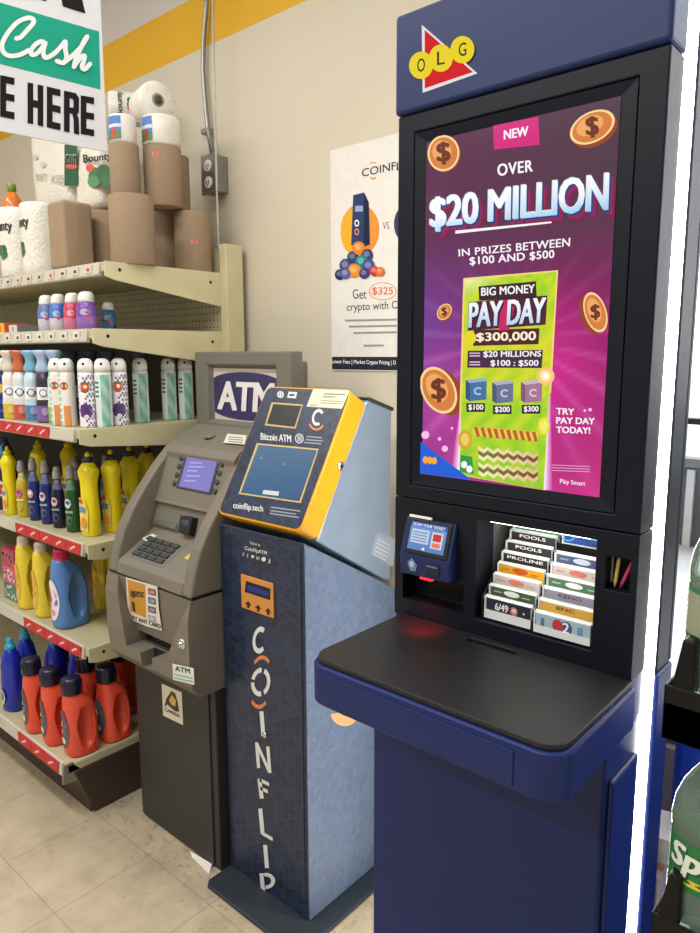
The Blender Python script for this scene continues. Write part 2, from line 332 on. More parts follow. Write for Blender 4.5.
# ------------------------------------------------------------------ conduit, outlet box, poster, sign
oc = thing('electrical_outlet', 'grey metal outlet box with two white sockets and conduit above, on the cream wall', 'outlet', (-2.29, WY, 2.1))
ob = MB(M['steel']); p0 = fy(201.5, 158, WY-.055); p1 = fy(218, 191, WY-.055)
ob.box(p0[0]+.004, p1[0]-.004, WY-.055, WY, p1[2], p0[2]); ob.build('back_box', oc, bevel=.006)
MB(M['steel']).box(p0[0], p1[0]-.002, WY-.06, WY-.0545, p1[2]-.006, p0[2]+.006).build('cover_plate', oc, bevel=.003)
cxm = (p0[0]+p1[0])/2
for zc in (p0[2]-.036, p1[2]+.036):
    so = MB(M['white']); so.lathe((cxm, WY-.06, zc), [(.021, 0), (.021, -.004), (.019, -.005)], n=20, axis='y'); s_ = so.build('socket', oc)
    sl = MB(M['dark']); [sl.box(cxm+dx-.0015, cxm+dx+.0015, WY-.0665, WY-.064, zc-.006, zc+.006) for dx in (-.006, .006)]; sl.lathe((cxm, WY-.064, zc-.011), [(.003, 0), (.003, -.0025)], n=10, axis='y'); sl.build('slot', s_)
cp = [fy(x, y, WY-.02) for x, y in ((213, 156), (208, 130), (205.5, 105), (203, 70), (203.5, 40), (206, 10), (208, -30))]
MB(M['steel']).tube(cp, .009).build('conduit', oc)
cl = MB(M['steel']); q = fy(208, 132, WY-.01); cl.box(q[0]-.02, q[0]+.02, WY-.03, WY, q[2]-.01, q[2]+.01); cl.build('clamp', oc, bevel=.003)
cb = MB(pm('grey_cable_jacket', (190, 186, 178), .5)); cb.tube([fy(212, -20, WY-.075), fy(214.5, 90, WY-.075), fy(216.5, 180, WY-.075), fy(218.5, 247, WY-.075), fy(219, 300, WY-.075)], .004)
tag(cb.build('power_cable'), 'thin pale cable hanging straight down past the outlet box', 'cable')

pX0, pX1 = -1.655, -.72; pZ0, pZ1 = 1.495, 2.205; PY = WY-.005
po = MB(VM); po.box(pX0, pX1, PY, WY-.0005, pZ0, pZ1, col=(226, 222, 216))
g = G(po, (0, PY, 0), (0, -1, 0), VM).frame(310, 130, 3.454)
g.poly([(68, 785), (420, 758+100), (420, 815+100), (68, 822)], NAVY) if False else None
po.box(pX0+.002, pX1-.002, PY-.0006, PY, pZ0+.003, pZ0+.045, col=(40, 42, 58))
g.t('COINF', 180, 135, 297, 163, (38, 36, 56), bold=.008, slope=-.22); g.t('LIP', 300, 113, 352, 140, (38, 36, 56), bold=.008, slope=-.22)
g.ring(219, 127, 17, 17, .8, (226, 140, 60), 2, a0=PI*1.2, a1=PI*1.75); g.ring(219, 140, 17, 32, .82, (226, 140, 60), 2, a0=PI*.3, a1=PI*.72)
g.disc(173, 345, 67, 88, (224, 146, 62)); g.disc(150, 350, 44, 80, (232, 170, 50), 2)
g.poly([(150, 225), (188, 216), (204, 250), (208, 395), (185, 405), (143, 398)], (48, 64, 104), 3); g.poly([(188, 216), (204, 250), (208, 395), (186, 402)], (30, 40, 72), 4); g.rect(157, 262, 184, 282, (150, 170, 200), 5)
g.ring(163, 322, 8, 12, .6, WHITE, 5, n=14); g.ring(163, 352, 8, 12, .6, (230, 150, 80), 5, n=14)
for i, (x, y, r_, c_) in enumerate([(105, 500, 18, (40, 44, 84)), (125, 468, 22, (70, 76, 130)), (150, 440, 20, (52, 58, 104)), (170, 408, 22, (222, 130, 40)), (200, 432, 20, (60, 62, 110)), (180, 455, 22, (50, 130, 124)), (155, 486, 23, (220, 140, 44)), (125, 497, 18, (90, 96, 150)), (205, 470, 22, (70, 78, 150)), (190, 496, 18, (60, 60, 110)), (225, 488, 17, (190, 60, 60)), (245, 490, 16, (210, 110, 50))]):
    g.disc(x, y, r_, r_*1.05, c_, 6+i*.3); g.disc(x-3, y-4, r_*.5, r_*.5, mix(c_, (255, 255, 255), .3), 6.2+i*.3)
g.t('VS.', 252, 318, 277, 343, (60, 60, 74), slope=-.08); g.disc(330, 325, 40, 62, (60, 64, 88))
g.t('Get', 148, 550, 195, 583, (50, 48, 62)); g.ring(252, 557, 48, 31, .93, (226, 130, 80), 2); g.t('$325', 216, 543, 287, 572, (226, 110, 60), bold=.012)
g.t('crypto with C', 127, 598, 302, 634, (50, 48, 62), slope=-.05)
for y, a, b_ in ((655, 122, 300), (676, 135, 300), (698, 150, 300), (742, 185, 255)): g.rect(a, y, b_, y+7, (150, 146, 146), slope=-.02)
g.t('Lower Fees | Market Crypto Pricing | D', 76, 792, 297, 810, WHITE, 3, bold=.01, slope=0.02)
tag(po.build('poster'), 'white crypto machine poster with orange circle on the wall behind the lottery kiosk', 'poster')

sp_ = np.array([-1.336, .798, 1.946]); sd = np.array([.108, .994, 0.]); sn_ = np.cross(sd, [0, 0, 1.])
sg = thing('hanging_sign', 'white and green hanging card sign reading Cash, above the left shelves', 'sign', tuple(sp_))
if np.dot(sn_, ORG-sp_) < 0: sn_ = -sn_
def sc_(s_, z, d=0.): return sp_+sd*s_+np.array([0, 0, z-sp_[2]])+sn_*d
sb = MB(VM); sb.hull8([sc_(-.37, 1.946, -.004), sc_(0, 1.946, -.004), sc_(0.004, 2.42, -.004), sc_(-.37, 2.42, -.004)], [sc_(-.37, 1.946), sc_(0, 1.946), sc_(.004, 2.42), sc_(-.37, 2.42)], col=(212, 210, 211))
g = G(sb, sp_, sn_, VM).frame(0, 0, 5.83)
g.poly([(-420, -108), (577, 184), (586, 522), (-420, 265)], (32, 152, 124))
for ki, st in enumerate(([(95, 225), (120, 217), (165, 168), (195, 130), (183, 108), (150, 108), (100, 132), (50, 185), (15, 245), (12, 290), (32, 318), (70, 328), (120, 318), (165, 295)],
           [(255, 250), (235, 243), (200, 265), (178, 300), (185, 320), (208, 316), (240, 285), (262, 250), (250, 300), (258, 335), (285, 332), (325, 305)],
           [(325, 305), (360, 265), (378, 245), (378, 290), (385, 335), (368, 368), (330, 358)],
           [(368, 368), (410, 335), (470, 275), (505, 215), (485, 245), (440, 345), (428, 392)], [(430, 388), (462, 342), (488, 328), (484, 360), (474, 392), (490, 406), (520, 376)])):
    g.stroke(st, 27, (222, 226, 222), 3+ki*1.2)
g.frame(0, 70, 5.83)
BK = (26, 24, 26)
def letter(ch, x0, x1, yl, yr, h):      # condensed block capital; yl, yr = top edge left/right
    q = lambda a, b_: (x0+(x1-x0)*a, (yl+(yr-yl)*a)+h*b_)
    P = lambda pts: g.poly([q(a, b_) for a, b_ in pts], BK, 2)
    if ch == 'H': P([(0, 0), (.36, 0), (.36, 1), (0, 1)]); P([(.64, 0), (1, 0), (1, 1), (.64, 1)]); P([(.36, .4), (.64, .4), (.64, .58), (.36, .58)])
    if ch == 'E': P([(0, 0), (.42, 0), (.42, 1), (0, 1)]); [P([(.42, t), (1, t), (1, t+.17), (.42, t+.17)]) for t in (0, .41, .83)]
    if ch == 'R':
        P([(0, 0), (.38, 0), (.38, 1), (0, 1)]); P([(.38, 0), (.8, 0), (1, .1), (1, .45), (.85, .53), (.38, .53), (.38, .38), (.62, .37), (.64, .33), (.64, .2), (.6, .16), (.38, .16)]); P([(.55, .53), (.85, .5), (.98, .6), (1.02, 1), (.66, 1), (.64, .65)])
letter('E', 0, 84, 30, 47, 242); letter('H', 160, 252, 72, 92, 238); letter('E', 272, 352, 96, 115, 238); letter('R', 372, 460, 120, 140, 238); letter('E', 470, 548, 148, 162, 225)
g.frame(0, 0, 5.83); g.poly([(365, 38), (498, 80), (400, -330), (300, -360)], BK, 2); g.poly([(252, 5), (268, 8), (370, -330), (300, -350), (170, -26)], BK, 2)
sb.build('card', sg)
MB(M['steel']).tube([sc_(-.05, 2.418, -.002), sc_(-.05, 3.45, -.002)], .0015, n=6).build('hanging_wire', sg); MB(M['steel']).tube([sc_(-.32, 2.418, -.002), sc_(-.32, 3.45, -.002)], .0015, n=6).build('hanging_wire', sg)

# ------------------------------------------------------------------ gondola shelving
GX0, GX1 = -4.3, -2.115; BACK = 1.70
go = thing('gondola_shelf', 'cream metal gondola shelving full of cleaning products against the wall', 'shelf', (-3.2, 1.4, 0))
peg = MB(M['creamd']); peg.box(GX0, GX1-.012, BACK, BACK+.02, 1.6, 1.93); pg_o = peg.build('back_panel', go)
MB(pm('dark_back_board', (44, 38, 33), .7)).box(GX0, GX1-.012, BACK, BACK+.02, .1, 1.6).build('lower_back_panel', go)  # board coloured dark, partly to deepen the shade inside the shelves
holes = MB(M['dark'])
for i in range(42):
    for j in range(5, 13):
        x = GX1-.03-i*.022; z = 1.50+j*.025
        holes.add([(x+.0035*math.cos(t), BACK-.0006, z+.0035*math.sin(t)) for t in [k*PI/4 for k in range(8)]], [tuple(range(8))])
ho = holes.build('peg_hole', go); ho['kind'] = 'stuff'
MB(M['cream']).box(GX1-.005, GX1+.035, BACK-.005, BACK+.075, 0, 1.945).build('upright', go, bevel=.004)
SH = [('top', 1.842, 1.235), ('s2', 1.63, 1.18), ('s3', 1.312, 1.115), ('s4', .933, 1.12), ('s5', .582, 1.10)]
RAIL = {'s3': (-40, 52), 's4': (17, 88), 's5': (25, 93), 'deck': (20, 70)}
def rail(parent, x1, y, z0, z1, redx):
    r_ = MB(M['greyrail']); r_.prism([(y-.004, z0), (y+.004, z0), (y+.004, z1), (y-.004, z1-.002), (y-.009, z0+.004)], 'x', GX0, x1); o = r_.build('price_rail', parent)
    t_ = MB(VP); rnd = random.Random(int(z0*1000))
    xa, xb = redx; n = max(1, int(round((xb-xa)/.088))); w_ = (xb-xa)/n
    for k in range(n):
        a = xa+k*w_; zc = (z0+z1)/2; h = (z1-z0)*.42; yy = y-.0095
        t_.box(a+.002, a+w_-.001, yy-.001, yy+.004, zc-h, zc+h, col=(196, 40, 44))
        m_ = a+w_/2
        for u, v in ((-.014, -.3), (-.002, .05), (.01, .3)): t_.add([(m_+u-.006, yy-.0014, zc+h*(v-.28)), (m_+u+.006, yy-.0014, zc+h*(v-.12)), (m_+u+.007, yy-.0014, zc+h*(v+.28)), (m_+u-.005, yy-.0014, zc+h*(v+.12))], [(0, 1, 2, 3)], col=(236, 206, 204))
    if n: so = t_.build('price_tag_strip', parent)
    return o
for k, z, y in SH:
    bo = MB(M['creamd']); bo.box(GX0, GX1-.004, y, BACK, z-.03, z)
    s_ = bo.build('shelf', go, bevel=.003)
    hf, hb = (.045, .12) if k in ('top', 's2') else (.045, .10)
    MB(M['cream']).prism([(y-.004, z+.002), (y-.004, z-hf), (y+.03, z-hf-.01), (BACK-.004, z-hb), (BACK-.004, z+.002)], 'x', GX1-.004, GX1).build('end_bracket', s_, bevel=.0015)
    for yy, dz in ((y+.05, -.022), (BACK-.05, -.035)): hl = MB(M['dark']); hl.lathe((GX1, yy, z+dz), [(.006, 0), (.006, .0008)], n=10, axis='x'); hl.build('rivet_hole', s_)
    xr = GX1-.03
    if k in RAIL:
        a = fy(RAIL[k][0], 430 if k == 's3' else 515 if k == 's4' else 605, y)[0]; b_ = fy(RAIL[k][1], 437 if k == 's3' else 545 if k == 's4' else 655, y)[0]; rail(s_, xr, y, z-.042, z+.002, (a, min(b_, xr-.01)))
    else:
        r_ = MB(M['greyrail']); r_.prism([(y-.004, z-.042), (y+.004, z-.042), (y+.004, z+.002), (y-.004, z), (y-.009, z-.038)], 'x', GX0, xr); r_.build('price_rail', s_)
        for i in range(16):
            tg = MB(VP); x = xr-.06-i*.085; tg.box(x-.02, x+.02, y-.0105, y-.0075, z-.032, z-.006, col=(222, 216, 202) if k == 's2' else ((206, 196, 186)))
            tg.box(x-.008, x+.008, y-.0115, y-.0105, z-.024, z-.015, col=(70, 64, 62) if (i % 3 or k == 's2') else (200, 70, 60))
            tg.build('price_tag', s_)
DZ, DY = .208, 1.0
dk = MB(M['creamd']); dk.box(GX0, GX1-.004, DY, BACK, DZ-.03, DZ); d_ = dk.build('base_deck', go, bevel=.003)
rail(d_, GX1-.03, DY, DZ-.045, DZ+.002, (fy(20, 727, DY)[0], GX1-.05))
MB(M['brown']).prism([(1.085, 0), (BACK, 0), (BACK, DZ-.03), (1.02, DZ-.03)], 'x', GX1-.012, GX1).build('end_panel', go, bevel=.002)
MB(M['brown']).box(GX0, GX1-.012, 1.075, 1.12, 0, DZ-.03).build('kick_plate', go)
br = MB(M['steel']); br.prism([(DY-.012, DZ+.004), (DY-.02, DZ-.06), (DY+.09, DZ-.075), (DY+.03, DZ-.01), (DY+.02, DZ+.004)], 'x', GX1-.012, GX1-.004); br.build('corner_bracket', go, bevel=.002)

# ------------------------------------------------------------------ products
def place(root, used, loc, rz, label, group, **k):
    if not used: root.location = loc; root.rotation_euler = (0, 0, rz); root['label'] = label; root['group'] = group; used.append(1); return root
    return dup(root, loc, rz, label, group, **k)
def rings(prof, step=.006):
    out = [prof[0]]
    for (r0, z0), (r1, z1) in zip(prof, prof[1:]):
        n = max(1, int(abs(z1-z0)/step))
        out += [(r0+(r1-r0)*i/n, z0+(z1-z0)*i/n) for i in range(1, n+1)]
    return out
CAN_LOOK = {}
def aerosol(kind):
    t = thing('air_freshener_can', 'x', 'air freshener', (0, 0, 0)); R = .0265; base = {'purple': (236, 234, 238), 'teal': (222, 232, 226), 'peach': (236, 232, 226), 'blue': (30, 52, 120)}[kind]
    b = MB(VG)
    def col(th, z):
        th = (th+PI) % (2*PI)-PI
        if kind == 'teal': return mix((120, 180, 164), (176, 208, 196), .5+.5*math.sin(z*90+th*4)) if abs(th-.75) < .55 and z < .172 else ((70, 140, 104) if abs(th+.3) < .4 and .1 < z < .155 and int(z*200) % 3 else base)
        if kind == 'purple': return (112, 84, 140) if ((int(z*160)+int(th*7)) % 3 == 0 and z < .17 and (abs(th) > .45 or z > .155)) else base
        if kind == 'peach': return (226, 150, 90) if z < .07 and abs(th-.4) < .5 else ((150, 206, 190) if abs(th+.7) < .4 and int(z*150) % 3 else base)
        return (235, 190, 30) if .1 < z < .13 else (base if int(z*120+th*2) % 4 else (70, 110, 190))
    b.lathe((0, 0, 0), rings([(R*.93, 0), (R, .004), (R, .172), (R*.93, .18)], .007), n=28, col=col)
    g = CG(b, (0, 0, 0), R, VG)
    if kind == 'purple': g.disc(.012, .132, .017, .018, (70, 110, 50), 1); g.disc(.013, .132, .013, .014, (214, 84, 52), 2); g.disc(.015, .134, .006, .006, (250, 220, 180), 3); [g.disc(.012+.013*math.cos(a), .055+.014*math.sin(a), .010, .011, (88, 56, 118) if k % 2 else (104, 74, 136), 1+.1*k) for k, a in enumerate([i*PI/4 for i in range(8)])]; g.disc(.012, .055, .012, .013, (84, 52, 112), 2); g.disc(.014, .036, .008, .007, (232, 216, 238), 3)
    if kind == 'peach': g.disc(.006, .135, .013, .013, (210, 70, 50), 1); g.disc(.006, .136, .005, .005, (90, 150, 60), 2)
    if kind == 'teal': g.rect(-.02, .03, .005, .034, (60, 110, 100)); g.rect(-.02, .05, .005, .053, (120, 140, 130))
    b.build('can_body', t)
    c = MB(M['white']); c.lathe((0, 0, 0), [(R*.96, .18), (R*.96, .198), (R*.86, .213), (R*.6, .222), (R*.3, .225)], n=28); c.build('cap', t)
    n_ = MB(M['dark']); n_.lathe((R*.35, -R*.72, .207), [(.0045, 0), (.0045, -.004)], n=10, axis='y'); n_.build('nozzle', t)
    return t
Z3 = 1.3125
cans = [('blue', -2.745, 1.15, 'blue and yellow can at the far left of the air freshener row'), ('peach', -2.325, 1.155, 'white can with teal and peach print beside the last spray bottle'), ('peach', -2.268, 1.16, 'white can with orange fruit print left of the purple cans'), ('purple', -2.187, 1.185, 'white and purple can third from the shelf end, in the front row'),
        ('teal', -2.1475, 1.222, 'white and green can between the two purple cans'), ('purple', -2.1475, 1.281, 'white and purple can nearest the shelf end bracket'), ('teal', -2.20, 1.395, 'white and teal can behind the purple cans, before the gap'), ('teal', -2.205, 1.515, 'white and teal can deep in the shelf, left of the rear pair'), ('teal', -2.172, 1.565, 'white and teal can deep in the shelf next to the cash machine')]
proto = {}
for kind, x, y, lab in cans:
    if kind not in proto: proto[kind] = (aerosol(kind), [])
    place(proto[kind][0], proto[kind][1], (x, y, Z3), {'purple': .35, 'teal': .5, 'peach': .5, 'blue': .4}[kind], lab, 'air freshener cans on the middle shelf')
def spray(body, head, lab1, lab2):
    t = thing('fabric_spray_bottle', 'x', 'spray bottle', (0, 0, 0)); b = MB(VG)
    def col(th, z):
        th = (th+PI) % (2*PI)-PI
        if z < .008: return body
        if z < .06: return lab2
        if .085 < z < .125 and abs(th-.3) < .9: return (244, 244, 246)
        return body
    secs = [(0, .022), (.004, .0245), (.07, .0245), (.12, .023), (.155, .0215), (.172, .015), (.178, .012)]
    b.loft([(0, 0, 0, .028, .022)]+[(.004+.011*i, 0, 0, .0305-.0004*i*(i > 6), .0245) for i in range(0, 14)]+[(.156, 0, 0, .026, .022), (.172, 0, 0, .02, .018), (.178, 0, 0, .017, .016)], col=col)
    g = CG(b, (0, 0, 0), .0312, VG, th0=.45); g.disc(0, .105, .013, .013, (70, 80, 110), 1); g.disc(0, .105, .010, .010, (238, 240, 244), 2); g.rect(-.016, .1, .016, .109, lab1, 3); g.disc(.003, .04, .012, .014, mix(lab2, (255, 255, 255), .35), 1)
    b.build('bottle_body', t)
    h = MB(VG); h.loft([(.176, 0, 0, .021, .018), (.184, 0, 0, .0265, .022), (.196, .001, 0, .025, .021), (.21, .002, 0, .019, .018), (.222, .003, -.002, .0185, .018), (.235, .003, -.003, .024, .022), (.246, 0, -.005, .0285, .024), (.251, -.001, -.006, .026, .022), (.253, -.001, -.006, .016, .013)], col=head); h.build('spray_head', t)
    return t
for (x, y), a, lab in zip(((-2.67, 1.148), (-2.60, 1.155), (-2.53, 1.165), (-2.457, 1.173), (-2.39, 1.183)),
        (((226, 222, 214), (214, 206, 196), (40, 44, 70), (214, 184, 60)), ((214, 216, 218), (196, 104, 66), (40, 44, 70), (196, 84, 64)), ((190, 216, 232), (120, 176, 206), (60, 60, 80), (84, 126, 176)), ((60, 52, 66), (168, 190, 216), (240, 240, 240), (130, 96, 170)), ((208, 226, 222), (160, 184, 214), (50, 60, 70), (136, 190, 40))),
        ('grey topped spray bottle with yellow lower label on the middle shelf', 'orange topped spray bottle with red lower label', 'light blue topped spray bottle with blue lower label', 'spray bottle with dark body and pale blue head', 'pale blue topped spray bottle with green lower label, beside the cans')):
    t = spray(*a); t.location = (x, y, Z3); t.rotation_euler = (0, 0, .5); t['label'] = lab; t['group'] = 'fabric spray bottles on the middle shelf'
dk_t = spray((54, 60, 78), (58, 72, 92), (180, 190, 200), (60, 70, 90)); us = []
for i, (x, y) in enumerate(((-2.50, 1.30), (-2.42, 1.33), (-2.35, 1.36), (-2.27, 1.44))):
    place(dk_t, us, (x, y, Z3), .5, ('dark slate topped spray bottle behind the pale blue topped ones', 'dark slate topped spray bottle behind the peach can', 'dark slate topped spray bottle behind the purple cans', 'dark slate topped spray bottle rearmost behind the teal can')[i], 'dark topped spray bottles in the second row')
# scent bottles on the second shelf
def scent(c1, c2):
    t = thing('air_freshener_bottle', 'x', 'air freshener', (0, 0, 0)); b = MB(VG)
    b.loft([(0, 0, 0, .022, .022), (.004, 0, 0, .026, .026), (.03, 0, 0, .027, .027), (.045, 0, 0, .027, .027), (.06, 0, 0, .0265, .0265), (.075, 0, 0, .026, .026), (.088, 0, 0, .023, .023), (.095, 0, 0, .02, .02)], col=lambda th, z: c1 if z > .05 else (c2 if z > .004 else (200, 200, 205)), e=2.2)
    g = CG(b, (0, 0, 0), .0272, VG, th0=.4); g.disc(0, .06, .012, .011, mix(c1, (255, 255, 255), .55), 1); g.disc(.008, .045, .006, .006, (210, 70, 90), 2); g.rect(-.02, .022, .02, .03, mix(c2, (255, 255, 255), .5), 1); b.build('bottle_body', t)
    c = MB(M['white']); c.loft([(.094, 0, 0, .02, .02), (.1, 0, 0, .021, .021), (.118, .001, 0, .0195, .0195), (.126, .002, 0, .016, .016), (.129, .003, 0, .009, .009)], e=2.2); c.build('cap', t); return t
Z2 = 1.6305
for (x, y), a, lab in zip(((-2.53, 1.235), (-2.452, 1.24), (-2.37, 1.25), (-2.285, 1.255), (-2.345, 1.37)), (((90, 110, 170), (196, 190, 206)), ((60, 110, 190), (200, 196, 206)), ((204, 64, 90), (200, 120, 150)), ((116, 76, 160), (140, 100, 180)), ((60, 110, 160), (80, 120, 160))),
        ('lilac and white scent bottle, first in the row under the top shelf', 'blue and white scent bottle, second in the row under the top shelf', 'pink scent bottle with white cap under the top shelf', 'purple scent bottle with slanted white cap under the top shelf', 'small blue scent bottle behind the purple one')):
    t = scent(*a); t.location = (x, y, Z2); t.rotation_euler = (0, 0, .4); t['label'] = lab; t['group'] = 'scent bottles on the second shelf'
    t.scale = (1.12, 1.1, 1.0)
    if lab.startswith('purple'): t.scale = (1.28, 1.2, 1.0)
    if lab.startswith('small'): t.scale = (.95, .95, .8)
for x0, x1, h, c, c2, lab in ((-2.98, -2.83, .04, (228, 186, 40), (220, 90, 40), 'flat yellow and orange carton at the left of the second shelf'), (-2.79, -2.72, .03, (206, 204, 200), (120, 120, 130), 'small pale grey carton on the second shelf')):
    b = MB(VP); b.box(x0, x1, 1.21, 1.30, Z2, Z2+h, col=[c, c2, c, c, c, mix(c, (255, 255, 255), .4)]); b.box(x0+.03, x1-.03, 1.2094, 1.2100, Z2+.008, Z2+h-.008, col=c2); tag(b.build('carton', bevel=.002), lab, 'carton')

# dish soap
def dish(yel=(236, 214, 20), cap=(26, 40, 76), tip=(226, 206, 30)):
    t = thing('dish_soap_bottle', 'x', 'dish soap', (0, 0, 0)); b = MB(VG); R = .036
    b.loft([(0, 0, 0, .031, .026), (.005, 0, 0, .034, .028), (.08, 0, 0, .0335, .0275), (.15, 0, 0, .03, .0255), (.19, 0, 0, .030, .0265), (.21, 0, 0, .0345, .031), (.222, 0, 0, .0355, .032), (.232, 0, 0, .033, .03), (.248, 0, 0, .022, .021), (.256, 0, 0, .0145, .0145)], col=yel, e=2.2)
    g = CG(b, (0, 0, 0), .0345, VG, th0=.1, eps=.0006); g.poly([(-.03, .02), (.012, .02), (.016, .09), (.006, .13), (-.03, .135)], (240, 226, 120), 1); g.disc(-.014, .125, .012, .008, (206, 60, 40), 2); g.rect(-.026, .085, .006, .105, (110, 140, 180), 2); g.disc(-.004, .05, .012, .02, (232, 150, 40), 2); b.build('bottle_body', t)
    c = MB(VG); c.lathe((0, 0, .255), [(.0165, 0), (.0175, .004), (.0165, .014), (.012, .018)], col=cap); c.build('cap', t)
    n_ = MB(VG); n_.lathe((0, 0, .272), [(.009, 0), (.008, .01), (.005, .018)], col=tip); n_.build('spout_tip', t); return t
Z4 = .9335; dp = dish(); us = []
for x, y, lab in ((-2.238, 1.2, 'bright yellow dish soap bottle with navy cap, at the front near the shelf end'), (-2.232, 1.282, 'bright yellow dish soap bottle second back along the shelf end'), (-2.265, 1.375, 'bright yellow dish soap bottle third back, behind its two twins'), (-2.29, 1.462, 'bright yellow dish soap bottle rearmost, partly behind the cash machine')):
    place(dp, us, (x, y, Z4), .25, lab, 'yellow dish soap bottles by the shelf end')
d2 = dish(cap=(226, 206, 30)); us2 = []
for x, y, lab, sc in ((-2.785, 1.165, 'tall yellow bottle with yellow cap at the left end of the dish soap row', (.8, .9, .92)), (-2.82, 1.30, 'yellow capped bottle behind the small clear yellow bottle', (.9, .9, .95)), (-2.72, 1.38, 'yellow capped bottle behind the navy bottles', (1, 1, .97))):
    o = place(d2, us2, (x, y, Z4), .25, lab, 'yellow capped bottles'); o.scale = sc
def slim(body, label, lab2, capc=(150, 150, 150)):
    t = thing('dish_soap_bottle', 'x', 'dish soap', (0, 0, 0)); b = MB(VG)
    prof = [(.022, 0), (.025, .004), (.0255, .05), (.0235, .1), (.0245, .13), (.021, .15), (.013, .17), (.012, .19)]
    b.lathe((0, 0, 0), rings(prof, .01), col=lambda th, z: body if z < .155 else mix(body, (170, 175, 185), .45), ry=.8)
    g = CG(b, (0, 0, 0), .026, VG, th0=.3, eps=.0006); g.disc(-.002, .105, .012, .017, label, 1); g.disc(-.002, .108, .008, .007, lab2, 2); g.rect(-.015, .07, .014, .078, mix(body, (255, 255, 255), .55), 1); g.disc(0, .045, .011, .016, mix(body, (200, 205, 215), .35), 1); g.disc(.002, .043, .006, .009, body, 2); b.build('bottle_body', t)
    c = MB(M['steel'] if False else VG); c.lathe((0, 0, .19), [(.0135, 0), (.0145, .003), (.0145, .022), (.012, .03), (.0105, .042), (.008, .046)], col=capc); c.build('cap', t); return t
for (x, y), a, lab, sc in zip(((-2.706, 1.178), (-2.612, 1.18), (-2.52, 1.182), (-2.43, 1.182), (-2.335, 1.184)),
        (((200, 176, 40), (220, 110, 150), (90, 90, 140)), ((26, 42, 106), (220, 150, 180), (240, 225, 235)), ((26, 44, 116), (206, 216, 232), (200, 40, 60)), ((22, 24, 62), (206, 200, 206), (190, 50, 70)), ((22, 84, 44), (206, 216, 206), (60, 110, 160))),
        ('small clear yellow dish soap with pink label and grey cap', 'navy dish soap bottle with pink label, first of the navy ones', 'navy dish soap bottle with white oval label, middle of the navy ones', 'very dark navy dish soap bottle beside the green one', 'dark green dish soap bottle next to the bright yellow one'), (.92, 1, 1, .94, 1.)):
    t = slim(*a); t.location = (x, y, Z4); t.rotation_euler = (0, 0, .3); t.scale = (1, 1, sc); t['label'] = lab; t['group'] = 'slim dish soap bottles'
gc = slim((70, 66, 66), (150, 146, 146), (110, 110, 110), (140, 138, 136)); us = []
for x, y, lab in ((-2.52, 1.30, 'grey capped dark bottle behind the middle navy bottle'), (-2.43, 1.32, 'grey capped dark bottle behind the darkest navy bottle'), (-2.35, 1.33, 'grey capped dark bottle behind the green bottle')):
    place(gc, us, (x, y, Z4), .3, lab, 'grey capped bottles in the second row', scale=(1, 1, 1.08))
bg = thing('detergent_bag', 'dark blue and red detergent bag cut off at the left of the dish soap shelf', 'bag', (-2.93, 1.2, Z4)); b = MB(VF)
b.loft([(Z4, -2.93, 1.2, .05, .04), (Z4+.02, -2.93, 1.2, .062, .05), (Z4+.15, -2.93, 1.2, .06, .05), (Z4+.24, -2.93, 1.2, .06, .035), (Z4+.29, -2.93, 1.2, .06, .006)], col=(28, 38, 84), e=3.2)
g = CG(b, (-2.93, 1.2, Z4), .064, VP, th0=.5, eps=.001); g.disc(.02, .09, .03, .035, (230, 230, 232), 1); g.disc(.02, .085, .02, .024, (206, 40, 44), 2); g.rect(-.03, .15, .05, .17, (236, 236, 238), 1); g.rect(-.03, .2, .05, .26, (70, 160, 190), 1); b.build('bag_body', bg)

